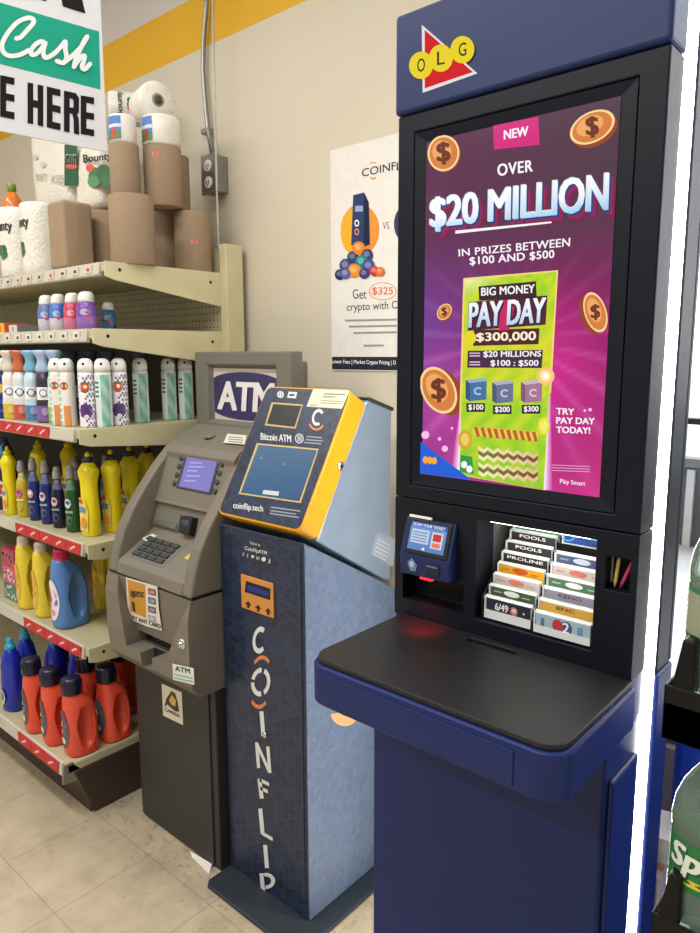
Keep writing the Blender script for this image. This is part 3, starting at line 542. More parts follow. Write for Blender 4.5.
# jugs
def jug(body, cap, label, lab2, w=.048, d=.05, h=.25, caph=.045, capr=.023, tip=None, name='detergent_jug', cat='detergent jug'):
    t = thing(name, 'x', cat, (0, 0, 0)); b = MB(VG); hb = h-caph; S = []
    for z, a, bb, cy in ((0, .86, .86, 0), (.02, .97, .97, 0), (.06, 1, 1, 0), (.3, 1, 1, 0), (.5, .98, .99, 0), (.68, .93, .95, -.02), (.8, .86, .86, -.08), (.88, .77, .72, -.2), (.94, .64, .57, -.32), (.98, .54, .48, -.38), (1., .48, .43, -.38)): S.append((z*hb, 0, cy*d, a*w, bb*d))
    S2 = []
    for q0, q1 in zip(S, S[1:]):
        for i in range(3): S2.append(tuple(q0[k]*(1-i/3)+q1[k]*i/3 for k in range(5)))
    b.loft(S2+[S[-1]], n=40, col=body, e=2.9); o = b.build('jug_body', t)
    k = MB(VG); k.loft([(zc, w+.003, .1*d, .034*s_, .56*d*s_+.001) for zc, s_ in [(hb*(.47+.34*math.sin(a)), max(.02, math.cos(a))) for a in [(-.5+i/14)*PI for i in range(15)]]], n=24, col=mix(body, (0, 0, 0), .04), e=2.1); cut(o, k)
    for p in o.data.polygons: p.use_smooth = True
    lb = MB(VP); yy = -d; g = CG(lb, (0, 0, 0), d+.0012, VP, th0=0., eps=.0006)
    class FG(G):
        def __init__(s): s.mb = lb; s.mat = VP; s.eps = .0006; s.n = np.array([0, -1., 0])
        def pt(s, u, v, layer):
            a = min(1., abs(u)/w); y = -d*(1-a**2.9)**(1/2.9); return np.array([u*1.004, y-.0012-s.eps*layer, v])
        def faces(s, pts, fs, col, layer):
            s.mb.add([s.pt(x, y, layer) for x, y in pts], fs, col=col, mat=s.mat)
    q = FG(); q.disc(-.1*w, hb*.42, w*.72, hb*.30, label, 1); q.poly([(-.7*w, hb*.5), (.1*w, hb*.58), (.42*w, hb*.5), (-.4*w, hb*.44)], lab2, 2); q.poly([(-.6*w, hb*.38), (.3*w, hb*.42), (.25*w, hb*.35), (-.5*w, hb*.32)], mix(lab2, label, .45), 2); q.disc(-.1*w, hb*.24, w*.3, hb*.05, mix(lab2, (255, 255, 255), .5), 2)
    lb.build('front_label', t)
    cy = -.38*d; c = MB(VG); c.lathe((0, cy, hb-.004), [(capr, 0), (capr*1.04, .004), (capr*.98, caph*.75), (capr*.9, caph*.95), (capr*.7, caph)], n=28, col=cap)
    for i in range(28):
        a = 2*PI*i/28; c.box(capr*math.sin(a)-.0008, capr*math.sin(a)+.0008, cy-capr*math.cos(a)-.0008, cy-capr*math.cos(a)+.0008, hb, hb+caph*.65, col=cap)
    c.build('cap', t); return t
ZD = .2085
tj = jug((222, 78, 54), (22, 24, 50), (84, 90, 104), (206, 180, 110), w=.05, d=.054, h=.277, caph=.056, capr=.033); us = []
for x, y, rz, lab in ((-2.43, 1.062, -.15, 'red orange detergent jug with navy cap, leftmost of the front four'), (-2.30, 1.067, -.15, 'red orange detergent jug second from left in the front row'), (-2.178, 1.082, -.1, 'red orange detergent jug at the front corner of the bottom shelf'), (-2.172, 1.205, 0, 'red orange detergent jug behind the corner one, beside the cash machine'), (-2.31, 1.20, .1, 'red orange detergent jug in the second row behind the corner one'), (-2.30, 1.33, .1, 'red orange detergent jug in the third row, mostly in shadow')):
    place(tj, us, (x, y, ZD), rz, lab, 'red detergent jugs on the bottom shelf')
def bluebottle():
    t = thing('detergent_bottle', 'x', 'detergent bottle', (0, 0, 0)); b = MB(VG)
    b.loft([(0, 0, 0, .036, .032), (.006, 0, 0, .041, .036), (.1, 0, 0, .041, .036), (.18, 0, 0, .038, .034), (.215, 0, 0, .031, .028), (.235, 0, 0, .02, .02), (.243, 0, 0, .015, .015)], col=(26, 44, 164), e=2.5); g = CG(b, (0, 0, 0), .041, VG, th0=-.2, eps=.0008); g.disc(-.01, .06, .02, .03, (196, 206, 214), 1); g.disc(-.01, .062, .012, .018, (40, 120, 90), 2); b.build('bottle_body', t)
    c = MB(VG); c.lathe((0, 0, .24), [(.019, 0), (.02, .003), (.0195, .014), (.016, .017), (.0125, .02), (.0115, .04), (.009, .043)], col=(40, 150, 186)); c.build('cap', t); return t
bb = bluebottle(); us = []
for x, y, lab in ((-2.645, 1.06, 'blue detergent bottle with teal cap at the left front of the bottom shelf'), (-2.56, 1.19, 'blue detergent bottle with teal cap behind the leftmost red jug'), (-2.70, 1.14, 'blue detergent bottle in the second row at the left edge'), (-2.66, 1.25, 'blue detergent bottle in the third row at the left'), (-2.42, 1.21, 'blue detergent bottle behind the second red jug')):
    place(bb, us, (x, y, ZD), .3, lab, 'blue detergent bottles on the bottom shelf')
Z5 = .5825
fj = jug((230, 204, 56), (226, 220, 196), (226, 190, 70), (214, 120, 60), w=.042, d=.052, h=.288, caph=.04, capr=.02, name='fabric_softener_jug', cat='fabric softener'); us = []
for x, y, lab in ((-2.672, 1.17, 'yellow fabric softener jug with cream cap, leftmost'), (-2.535, 1.172, 'yellow fabric softener jug touching the blue jug'), (-2.44, 1.36, 'yellow fabric softener jug deep in the shelf behind the blue jug'), (-2.28, 1.33, 'yellow fabric softener jug in shadow by the shelf end')):
    place(fj, us, (x, y, Z5), -.1, lab, 'yellow fabric softener jugs')
bj = jug((82, 128, 190), (196, 44, 96), (232, 226, 232), (206, 44, 84), w=.05, d=.062, h=.292, caph=.042, capr=.026, name='fabric_softener_jug', cat='fabric softener'); bj.location = (-2.378, 1.175, Z5); bj.rotation_euler = (0, 0, .05); bj['label'] = 'blue fabric softener jug with magenta cap at the front of the shelf'
for i, (c1, c2, z) in enumerate((((70, 120, 90), (206, 216, 206), 0), ((206, 90, 120), (226, 206, 212), .07), ((190, 60, 80), (110, 100, 130), .14))):
    b = MB(VF); x, y = -2.80, 1.20; b.box(x-.055, x+.055, y-.06, y+.06, Z5+z, Z5+z+.068, col=c1)
    for k in range(14): a = random.random()*.09-.045; zz = random.random()*.05; b.box(x+a-.007, x+a+.007, y-.0606, y-.06, Z5+z+.005+zz, Z5+z+.017+zz, col=c2); b.box(x+.055, x+.0556, y+a-.008, y+a+.008, Z5+z+.004+zz, Z5+z+.014+zz, col=c2)
    tag(b.build('soap_pack', bevel=.006), ('green and white wrapped soap pack at the bottom of the left stack', 'pink wrapped soap pack in the middle of the left stack', 'red wrapped soap pack on top of the left stack')[i], 'soap pack', 'wrapped soap packs')

# paper goods on the top shelf
ZT = 1.8425
def kraft(h=.215, r=.065, lab=''):
    t = thing('kraft_towel_roll', lab, 'paper towel roll', (0, 0, 0)); b = MB(VK); b.lathe((0, 0, 0), [(r-.001, 0), (r, .002), (r, h-.002), (r-.001, h)], n=48, col=(152, 130, 107)); b.build('paper_roll', t)
    c = MB(VK); c.lathe((0, 0, h), [(.022, 0), (.022, .0006)], n=20, col=(70, 54, 42)); c.build('core', t); return t
kr = kraft(); us = []; T2 = ZT+.2155
for x, y, z, sc, lab in ((-2.16, 1.367, ZT, 1.03, 'large brown paper roll in the middle front of the top shelf'), (-2.182, 1.628, ZT, .97, 'brown paper roll at the right end of the top shelf with price dot'), (-2.432, 1.44, ZT, 1, 'brown paper roll between the brown bundle and the large front roll'),
        (-2.208, 1.53, T2, .92, 'brown paper roll stacked on two others, with pink price dot'), (-2.30, 1.63, T2, .95, 'brown paper roll on the upper tier half hidden behind another'), (-2.33, 1.62, ZT, 1, 'brown paper roll on the shelf hidden behind the front rolls'), (-2.245, 1.403, T2+.007, .93, 'narrow brown paper roll at the left of the upper tier')):
    o = place(kr, us, (x, y, z), 0, lab, 'brown paper towel rolls on the top shelf'); o.scale = (.76, .76, .85) if sc == .93 else ((1.12, 1.12, 1.03) if sc == 1.03 else (1, 1, sc))
for x, y, z, ang in ((-2.208, 1.53, T2+.165, .6), (-2.182, 1.628, ZT+.10, 1.0)):
    b = MB(VP); g = CG(b, (x, y, z), .0655, VP, th0=ang); g.poly([(-.012, -.006), (.012, -.008), (.013, .006), (-.011, .008)], (236, 110, 100), 1)
    tag(b.build('price_sticker'), 'pink price sticker on the stacked brown roll' if z > 2.1 else 'pink price sticker on the right end brown roll', 'sticker', 'pink price stickers')
b = MB(VK); b.box(-2.48, -2.368, 1.235, 1.345, ZT, ZT+.225, col=(156, 133, 109)); tag(b.build('folded_towel_bundle', bevel=.012, seg=4), 'square cornered brown paper bundle at the shelf front left of the rolls', 'paper bundle')
def leaf(g, x, y, s_, l=1):
    for dx, dy, r_, c in ((-.4, .1, .5, (56, 110, 70)), (.3, .3, .55, (44, 96, 60)), (.1, -.3, .6, (70, 126, 84)), (.45, -.25, .45, (50, 104, 66)), (-.2, .5, .4, (60, 116, 74))): g.disc(x+dx*s_, y+dy*s_, r_*s_*.8, r_*s_, c, l)
    g.disc(x-.55*s_, y+.6*s_, .3*s_, .28*s_, (206, 70, 60), l+1)
def towel(r=.062, h=.27, text='Bounty', tc=(30, 34, 30), name='paper_towel_roll', lab='', horizontal=False, blue=False, th0=.5):
    t = thing(name, lab, 'paper towel roll', (0, 0, 0)); b = MB(VF)
    b.lathe((0, 0, 0), rings([(r*.9, 0), (r, .008), (r, h-.008), (r*.9, h)], .03), n=40, col=(226, 222, 212))
    g = CG(b, (0, 0, 0), r+.0008, VP, th0=th0, eps=.0006)
    if blue:
        for i in range(6): g.rect(-.05+i*.009, h*.1, -.05+(i+1)*.009, h*.9, (74, 120, 190), 1); g.rect(-.05+i*.009, h*.1, -.05+(i+1)*.009, h*.4, (70, 130, 90), 2); g.rect(-.05+i*.009, h*.5, -.05+(i+1)*.009, h*.62, (200, 214, 232), 2)
        g.disc(-.02, h*.3, .008, .02, (190, 60, 50), 3)
    elif text: g.t(text, -.05, h*.80, .05, h*.62, tc, 2, bold=.025) ; leaf(g, .0, h*.36, .032)
    b.build('wrapped_roll', t)
    c = MB(VP); c.lathe((0, 0, h), [(.022, 0), (.022, .0008)], n=20, col=(150, 140, 126)); c.lathe((0, 0, h+.0008), [(.015, 0), (.015, .0006)], n=20, col=(70, 64, 58)); c.build('core', t); return t
T3 = T2+.2155*.92+.001
r1 = towel(r=.066, h=.098, blue=True, th0=.45, lab='white tissue roll with blue label standing on the stacked brown roll'); r1.location = (-2.208, 1.53, T3)
r2 = towel(r=.044, h=.09, blue=True, th0=.8, lab='narrow white roll with blue label standing on the narrow brown roll'); r2.location = (-2.245, 1.403, T2+.008+.2155*.85)
r3 = towel(r=.063, h=.12, text='', lab='white tissue roll lying on its side at the very top, hollow core facing out'); r3.rotation_euler = (0, PI/2, -.22); r3.location = (-2.32, 1.545, T3+.0985+.056)
r4 = towel(r=.06, h=.15, th0=.1, lab='white paper towel roll with sideways black lettering and green leaf, stacked behind the lying roll'); c4 = fy(121, 109, 1.60); r4.rotation_euler = (0, -PI/2, .97); r4.location = (c4[0]+.02+.075*math.cos(.97), 1.625+.075*math.sin(.97), c4[2])
for x, y, th, lab in ((-2.86, 1.30, .15, 'white paper towel roll with green leaf print at the far left of the top shelf'), (-2.705, 1.315, -.2, 'white paper towel roll with green leaf print second from left on the top shelf')):
    o = towel(r=.066, h=.262, th0=th, lab=lab); o.location = (x, y, ZT)
def pack(x0, x1, y0, y1, z0, z1, lab, seed):
    b = MB(VF); rnd = random.Random(seed); n = 10; a, c = (x1-x0)/2, (y1-y0)/2; S = []
    for i in range(n+1):
        t = i/n; k = 1-.12*abs(2*t-1)**4; S.append((z0+(z1-z0)*t, (x0+x1)/2+rnd.uniform(-.003, .003), (y0+y1)/2, a*(k+rnd.uniform(-.02, .02)), c*(k+rnd.uniform(-.02, .02))))
    b.loft(S, n=48, col=(222, 216, 204), e=5)
    t = thing('paper_towel_pack', lab, 'paper towel pack', ((x0+x1)/2, (y0+y1)/2, z0)); b.build('wrapped_pack', t); return t, G(MB(VP), (0, y0-.002, 0), (0, -1, 0), VP)
t, g = pack(-2.66, -2.52, 1.37, 1.53, ZT, ZT+.225, 'white film wrapped towel pack standing behind the brown bundle', 1)
t, g = pack(-2.95, -2.615, 1.40, 1.62, ZT+.27, ZT+.62, 'large white film wrapped towel multipack at the upper left of the shelf', 2)
t, g2 = pack(-2.95, -2.70, 1.42, 1.64, ZT, ZT+.262, 'white film wrapped pack underneath the large multipack', 3)
g = G(MB(VP), (0, 1.396, 0), (0, -1, 0), VP).frame(0, 70, 5.83)
t1 = bpy.data.objects['paper_towel_pack.001']
g.rect(376, 435, 452, 675, (24, 86, 56)); g.t('oun', 384, 495, 450, 550, (20, 24, 22), bold=.03, slope=.06); g.t('oun', 383, 490, 448, 548, (180, 200, 180), 1.5, bold=.03, slope=.06); g.disc(418, 562, 34, 14, (210, 80, 70), 2); g.mb.build('printed_panel', t1); g = G(MB(VP), (0, 1.396, 0), (0, -1, 0), VP).frame(0, 70, 5.83)
g.t('SELECT', 206, 605, 272, 640, (150, 146, 140), slope=.02); g.t('A SIZE', 296, 612, 374, 660, (150, 146, 140), slope=.02); g.disc(250, 553, 16, 16, (190, 186, 178)); g.disc(208, 508, 12, 12, (190, 186, 178))
g.mb.build('small_print', t1)
t, g = pack(-2.56, -2.41, 1.56, 1.685, ZT, ZT+.23, 'white film wrapped pack at the back under the black lettered pack', 4)
t, g = pack(-2.598, -2.412, 1.40, 1.545, ZT+.235, ZT+.45, 'white pack with black lettering and green leaf above the brown rolls', 5)
g = G(MB(VP), (0, 1.396, 0), (0, -1, 0), VP).frame(0, 70, 5.83)
g.text('Bounty', [(485, 495), (652, 482), (650, 530), (490, 556)], (26, 28, 26), bold=.03); g.disc(560, 620, 44, 52, (60, 116, 74)); g.disc(605, 605, 44, 55, (48, 100, 62), 1.4); g.disc(545, 650, 34, 34, (84, 140, 96), 1.6); g.disc(620, 640, 28, 38, (58, 112, 72), 1.8); g.disc(525, 570, 24, 22, (210, 80, 70), 2)
g.mb.build('printed_panel', t)
ob_ = thing('cleaner_bottle', 'orange cleaner bottle with green cap at the far left on top of the rolls', 'bottle', (-2.93, 1.40, ZT+.264)); b = MB(VG)
ob_2 = MB(VF); ob_.location = (-3.10, 1.40, ZT); BASE[ob_.name] = (-3.10, 1.40, ZT); cc = (-3.10, 1.40, ZT)
b.lathe(cc, [(.038, 0), (.042, .005), (.042, .315), (.038, .34), (.02, .37), (.014, .38)], n=28, col=(222, 122, 40)); b.build('bottle_body', ob_)
b = MB(VG); b.lathe((cc[0], cc[1], cc[2]+.378), [(.018, 0), (.018, .028), (.015, .032)], n=24, col=(120, 150, 50)); b.build('cap', ob_)

# ------------------------------------------------------------------ cash machine
AX0, AX1 = -1.99, -1.56
at_ = thing('cash_machine', 'taupe grey standing cash machine with black base between the shelving and the blue crypto machine', 'cash machine', (-1.775, 1.4, 0))
b = MB(M['charcoal']); b.box(AX0+.008, AX1-.004, 1.187, 1.72, 0, .61); bs = b.build('base_cabinet', at_, bevel=.004)
d = MB(M['charcoal']); d.box(AX0+.014, AX1-.03, 1.181, 1.187, .012, .58); dr = d.build('base_door', at_, bevel=.002)
SL = .875
# lower housing with tapered valley and dispenser slot
b = MB(M['taupe']); prof = [(1.135, .585), (1.108, .62), (1.1, .70), (1.1, .82), (1.112, SL), (1.66, SL), (1.66, .585)]
b.prism(prof, 'x', AX0, AX1); lh = b.build('dispenser_housing', at_)
g0 = lambda x, y: (lambda w_: (w_[0], w_[2]))(fy(x/5.185+100, y/5.185+550, 1.1))
vt = [g0(72, 100), g0(452, 205)]; vb = [g0(128, 472), g0(345, 540)]; zb_ = (vb[0][1]+vb[1][1])/2; zt_ = SL+.01
k1 = MB(M['taupe']); fr_ = 1.09
k1.hull8([(vt[0][0], fr_, zt_), (vt[1][0], fr_, zt_), (vb[1][0], fr_, zb_), (vb[0][0], fr_, zb_)], [(vt[0][0], 1.112, zt_), (vt[1][0], 1.112, zt_), (vb[1][0]+.004, 1.150, zb_), (vb[0][0]-.004, 1.150, zb_)])
k2 = MB(M['taupe']); k2.box(vb[0][0], vb[1][0], 1.08, 1.26, zb_-.028, zb_+.012)
n0, n1 = g0(203, 0)[0], g0(262, 0)[0]; n0 = fy(203/5.185+100, 660, 1.1)[0]; n1 = fy(262/5.185+100, 663, 1.1)[0]
k3 = MB(M['taupe']); k3.box(n0, n1, 1.08, 1.16, zb_-.075, zb_-.02)
cut(lh, k1, k2, k3); bev(lh, .006, 2, 25)
MB(M['black']).box(vb[0][0]+.002, vb[1][0]-.002, 1.175, 1.19, zb_-.026, zb_+.010).build('dispenser_slot', at_)
MB(M['dark']).box(n0, n1, 1.152, 1.159, zb_-.073, zb_-.03).build('note_exit', at_)
# decals
vn = np.cross(np.array([vt[1][0]-vt[0][0], 0, 0]), np.array([0, .038, zb_-zt_])); vp_ = np.array([vt[0][0], 1.112, zt_])
dc = MB(VP)
if vn[1] > 0: vn = -vn
g = G(dc, vp_+vn/np.linalg.norm(vn)*.004, vn, VP, .0005).frame(100, 550, 5.185)
g.poly([(135, 140), (298, 188), (305, 300), (322, 418), (240, 395), (150, 355), (140, 250)], (226, 222, 214), 1); g.poly([(143, 152), (236, 180), (240, 352), (160, 318), (150, 240)], (206, 148, 44), 2)
g.t('interac', 162, 200, 230, 238, (40, 34, 30), 3, bold=.02, slope=.1); g.poly([(165, 265), (180, 270), (186, 322), (172, 310)], (50, 42, 36), 3); g.disc(176, 232, 10, 16, (60, 50, 40), 3.2)
for i, c_ in enumerate(((130, 40, 50), (50, 90, 130), (90, 50, 90), (150, 170, 180))): y = 196+i*46; g.poly([(250, y), (290, y+10), (292, y+42), (252, y+32)], c_, 2); g.disc(266, y+20, 10, 11, mix(c_, (255, 210, 190), .5), 3); g.disc(278, y+23, 8, 9, mix(c_, (220, 220, 240), .6), 3.2)
g.text('TRY ANY CARD', [(153, 334), (314, 384), (318, 408), (155, 354)], (34, 30, 30), 3, bold=.03); s1_ = dc.build('card_sticker', at_); s1_['label'] = 'yellow and white card logo sticker'
dc = MB(VP); g = G(dc, (0, 1.1, 0), (0, -1, 0), VP, .0005).frame(100, 550, 5.185)
g.poly([(376, 588), (486, 612), (490, 700), (380, 672)], (214, 218, 208), 1); g.text('ATM', [(390, 600), (466, 616), (468, 642), (392, 626)], (30, 30, 34), 2, bold=.035)
for y in (640, 658): g.rect(386, y, 482, y+8, (130, 180, 150), 2, .22)
s2_ = dc.build('network_sticker', at_)
dc = MB(VP); g = G(dc, (0, 1.1805, 0), (0, -1, 0), VP, .0005).frame(100, 550, 5.185)
g.poly([(320, 692), (424, 738), (432, 908), (328, 858)], (216, 206, 186), 1); g.poly([(372, 730), (345, 770), (336, 812), (352, 800), (362, 812), (392, 836), (412, 838), (404, 790), (392, 745)], (62, 48, 30), 2); g.poly([(374, 748), (360, 780), (372, 800), (392, 812), (396, 780)], (206, 170, 90), 3); g.text('CAMERA', [(336, 815), (414, 852), (416, 870), (338, 834)], (50, 40, 30), 2.5, bold=.02)
dc.build('warning_sticker', at_)
lk = MB(M['chrome']); q = fy(182, 644, 1.1); lk.lathe((q[0], 1.1, q[2]), [(.016, .004), (.016, -.003), (.013, -.005), (.008, -.005), (.008, -.011), (.006, -.012)], axis='y', n=24); lo_ = lk.build('lock', at_); MB(M['dark']).box(q[0]-.0008, q[0]+.0008, 1.0872, 1.0885, q[2]-.004, q[2]+.004).build('keyhole', lo_)
MB(M['black']).box(AX0+.002, AX1-.002, 1.118, 1.655, SL-.001, SL+.008).build('seam_gap', at_)
# fascia: cheeks, sill, keypad ledge, lower face, screen face, brow
Z0 = SL+.007
sil = [(1.113, Z0), (1.128, .95), (1.15, 1.01), (1.185, 1.072), (1.228, 1.13), (1.285, 1.197), (1.345, 1.255), (1.41, 1.295), (1.47, 1.315), (1.66, 1.315), (1.66, Z0)]
for x0, x1 in ((AX0, AX0+.045), (AX1-.045, AX1)):
    b = MB(M['taupe']); b.prism(sil, 'x', x0, x1); b.build('side_cheek', at_, bevel=.008, seg=3, angle=40)
inn = [(1.114, Z0), (1.121, .915), (1.135, .926), (1.235, .985), (1.252, 1.0), (1.275, 1.078), (1.262, 1.085), (1.268, 1.095), (1.318, 1.222), (1.315, 1.24), (1.335, 1.262), (1.41, 1.294), (1.47, 1.314), (1.655, 1.314), (1.655, Z0)]
b = MB(M['taupe']); b.prism(inn, 'x', AX0+.044, AX1-.044); b.build('fascia', at_, bevel=.003, seg=2, angle=20)
# screen
def ygrad(z, z0, y0, z1, y1): return y0+(y1-y0)*(z-z0)/(z1-z0)
fn = np.array([0, -(1.222-1.095), (1.318-1.268)]); fp = np.array([0, 1.268, 1.095])
def fpnt(px, py, d=0.): return onplane(px, py, fp, fn/np.linalg.norm(fn))+fn/np.linalg.norm(fn)*d
def fq(pts, d): return [fpnt(x, y, d) for x, y in pts]
def upright_quad(x0, x1, z0, z1, d):       # rectangle lying on the fascia face
    nn = fn/np.linalg.norm(fn); return [np.array([x, ygrad(z, 1.095, 1.268, 1.222, 1.318), z])+nn*d for x, z in ((x0, z1), (x1, z1), (x1, z0), (x0, z0))]
a = fpnt(188, 457); c_ = fpnt(212, 493); xs0, xs1, zs0, zs1 = fpnt(184, 472)[0]-.076+.076, fpnt(214.5, 476)[0], c_[2], a[2]
b = MB(M['keys']); b.hull8(upright_quad(xs0-.016, xs1+.008, zs0-.006, zs1+.018, -.01), upright_quad(xs0-.016, xs1+.008, zs0-.006, zs1+.018, .0035)); sf = b.build('screen_bezel', at_, bevel=.002)
b = MB(VS); q = upright_quad(xs0, xs1, zs0, zs1, .0045); b.add([*q], [(0, 3, 2, 1)], col=(128, 122, 196))
g = G(b, q[0], fn, VS, .0005); 
for i, (y, w_) in enumerate(((462, .6), (466, .75), (470, .5), (475, .7), (480, .55))):
    p_, r_ = fpnt(190-i*1.2, y), fpnt(190-i*1.2+22*w_, y+.6); g.poly([(190-i*1.3, y), (190-i*1.3+20*w_, y+.5), (190-i*1.3+20*w_-.3, y+1.8), (190-i*1.3-.3, y+1.3)], (176, 172, 226), 1)
b.build('display', sf)
for side in (0, 1):
    for i in range(4):
        z = zs0+.006+i*(zs1-zs0-.012)/3; x = (xs0-.030-.0, xs1+.022)[side]; c = upright_quad(x, x, z, z, 0)[0]; nn = fn/np.linalg.norm(fn)
        b = MB(M['keys']); ring0 = []; 
        ux = np.array([1., 0, 0]); uy = np.cross(nn, ux); vs = []
        for r_, d_ in ((.0085, 0), (.0085, .004), (.006, .006)): vs += [c+ux*r_*math.cos(2*PI*j/16)+uy*r_*math.sin(2*PI*j/16)+nn*d_ for j in range(16)]
        b.add(vs, [(k*16+j, k*16+(j+1) % 16, (k+1)*16+(j+1) % 16, (k+1)*16+j) for k in range(2) for j in range(16)]+[tuple(32+j for j in range(16))]); b.build('screen_button', at_)
# keypad on the ledge
kn = np.array([0, -(.985-.926), .10]); kn = kn/np.linalg.norm(kn); kp = np.array([0, 1.135, .926])
def kq(x0, x1, t0, t1, d):
    P = lambda x, t: np.array([x, 1.135+.1*t, .926+.059*t])+kn*d
    return [P(x0, t0), P(x1, t0), P(x1, t1), P(x0, t1)]
kl = onplane(143, 545, kp, kn); krr = onplane(174, 554, kp, kn); kx0, kx1 = kl[0], krr[0]
b = MB(M['taupe2']); b.hull8(kq(kx0-.012, kx1+.012, .08, .92, -.01), kq(kx0-.012, kx1+.012, .08, .92, .002)); kpd = b.build('keypad', at_, bevel=.002)
for i in range(4):
    for j in range(4):
        w_ = (kx1-kx0)/4; x0 = kx0+j*w_; t0 = .14+i*.185
        b = MB(M['keys']); b.hull8(kq(x0+.002, x0+w_-.002, t0+.015, t0+.165, 0), kq(x0+.003, x0+w_-.003, t0+.025, t0+.155, .008)); kk = b.build('key', kpd)
b = MB(VP); g = G(b, kp+kn*.003, kn, VP).frame(100, 340, 2.333); g.poly([(98, 463), (122, 452), (133, 457), (108, 470)], (226, 222, 206), 1); g.poly([(104, 463), (118, 456), (124, 459), (110, 466)], (70, 64, 56), 2); b.build('keypad_sticker', at_)
b = MB(VP); g = G(b, kp+kn*.001, kn, VP).frame(100, 340, 2.333); g.poly([(196, 508), (212, 497), (220, 500), (204, 513)], (206, 190, 90), 1); b.build('arrow_sticker', at_)
# receipt printer and card reader on lower face
ln = np.array([0, -(1.078-1.0), (1.275-1.252)]); ln /= np.linalg.norm(ln); lp = np.array([0, 1.252, 1.0])
def lq(x0, x1, z0, z1, d): return [np.array([x, 1.252+.023*(z-1.)/.078, z])+ln*d for x, z in ((x0, z0), (x1, z0), (x1, z1), (x0, z1))]
P_ = lambda x, y: onplane(x, y, lp, ln)
a, c = P_(156, 518), P_(178, 531); b = MB(M['taupe2']); b.hull8(lq(a[0]-.006, c[0]+.006, c[2]-.004, a[2]+.03, -.01), lq(a[0]-.004, c[0]+.004, c[2]-.002, a[2]+.028, .007)); rp = b.build('receipt_printer', at_, bevel=.003)
b = MB(M['steel']); b.hull8(lq(a[0], c[0], c[2]+.002, a[2]-.0, .006), lq(a[0]+.002, c[0]-.002, c[2]+.004, a[2]-.002, .012)); b.build('receipt_flap', rp, bevel=.001)
a, c = P_(187, 515), P_(207, 541); b = MB(M['black']); b.hull8(lq(a[0], a[0]+.06, c[2], a[2], -.01), lq(a[0]+.004, a[0]+.056, c[2]+.004, a[2]-.004, .022)); cr_ = b.build('card_reader', at_, bevel=.004)
b = MB(pm('reader_glass', (40, 66, 92), .2)); b.hull8(lq(a[0]+.012, a[0]+.048, c[2]+.03, a[2]-.012, .02), lq(a[0]+.013, a[0]+.047, c[2]+.031, a[2]-.013, .0235)); b.build('reader_window', cr_)
# topper
TY = 1.50; a = fy(194, 352, TY); c = fy(293, 428, TY); tx0, tx1, tz0, tz1 = a[0], -1.552, 1.308, 1.558
b = MB(M['taupe2']); b.box(tx0, tx1, TY, TY+.055, tz0, tz1); tp = b.build('topper', at_)
wx0, wz1 = fy(207, 365, TY)[0], fy(207, 366, TY)[2]; wz0 = fy(207, 421, TY)[2]; wx1 = tx1-(wx0-tx0)
MB(M['taupe2']).box(tx0+.05, tx1-.05, TY+.05, TY+.13, tz0+.004, tz1-.03).build('topper_back', at_, bevel=.01)
k = MB(M['taupe2']); k.hull8([(wx0-.008, TY-.01, wz0-.008), (wx1+.008, TY-.01, wz0-.008), (wx1+.008, TY-.01, wz1+.008), (wx0-.008, TY-.01, wz1+.008)], [(wx0+.004, TY+.022, wz0+.004), (wx1-.004, TY+.022, wz0+.004), (wx1-.004, TY+.022, wz1-.004), (wx0+.004, TY+.022, wz1-.004)]); cut(tp, k); bev(tp, .012, 3)
b = MB(VP); y_ = TY+.0215; b.add([(wx0, y_, wz0), (wx1, y_, wz0), (wx1, y_, wz1), (wx0, y_, wz1)], [(0, 1, 2, 3)], col=(206, 194, 184))
class XG(G):      # straightforward x/z drawing on a y plane
    def __init__(s, mb, y, mat=VP, eps=.0004): s.mb = mb; s.y = y; s.mat = mat; s.eps = eps; s.n = np.array([0, -1., 0])
    def pt(s, x, z, layer): return np.array([x, s.y-s.eps*layer, z])
g = XG(b, y_); cx, cz = (wx0+wx1)/2, (wz0+wz1)/2-.004; hw = (wx1-wx0)/2
def lens(k): return [(cx-hw*k, cz-.05*k)]+[(cx+hw*k*math.sin(t), cz-.05*k-.03*k*math.cos(t)) for t in [(-.5+i/12)*PI for i in range(13)]]+[(cx+hw*k, cz+.05*k)]+[(cx-hw*k*math.sin(t), cz+.05*k+.03*k*math.cos(t)) for t in [(-.5+i/12)*PI for i in range(13)]]
g.poly(lens(.99), (52, 48, 92), 1)
for dx, dz, col, l in ((.004, -.003, (30, 26, 60), 2), (0, 0, (228, 224, 224), 3)): g.t('ATM', cx-.14+dx, cz+.045+dz, cx+.14+dx, cz-.046+dz, col, l, bold=.055, shear=.12, space=.95)
b.build('sign_panel', tp)
b = MB(VP); P5 = np.array([0, 1.41, 1.294]); n5 = np.array([0, -.02, .06]); g = G(b, P5+np.array([0, 0, .002]), n5, VP).frame(100, 340, 3.5)
g.poly([(446, 328), (514, 334), (506, 366), (432, 360)], (222, 218, 204), 1)
for y in (338, 346, 354): g.rect(450, y, 500, y+3, (120, 116, 110), 2, .08)
b.build('notice_sticker', at_)
q = onplane(210, 437, P5, n5); b = MB(M['taupe2']); b.lathe((q[0], q[1], q[2]), [(.02, -.003), (.019, .004), (.01, .008)], n=20); b.build('camera_dome', at_)
lt = MB(VP); pa, pb = fz(191, 853, .002), fz(212, 866, .002); pa, pb, pc_, pd_ = [fz(x, y, z) for x, y, z in ((190, 851, .006), (212, 864, .008), (209, 874, .0015), (192, 857, .0015))]; dn = np.array([0, 0, -.001]); lt.hull8([pd_+dn, pc_+dn, pb+dn, pa+dn], [pd_, pc_, pb, pa], col=(226, 220, 214))
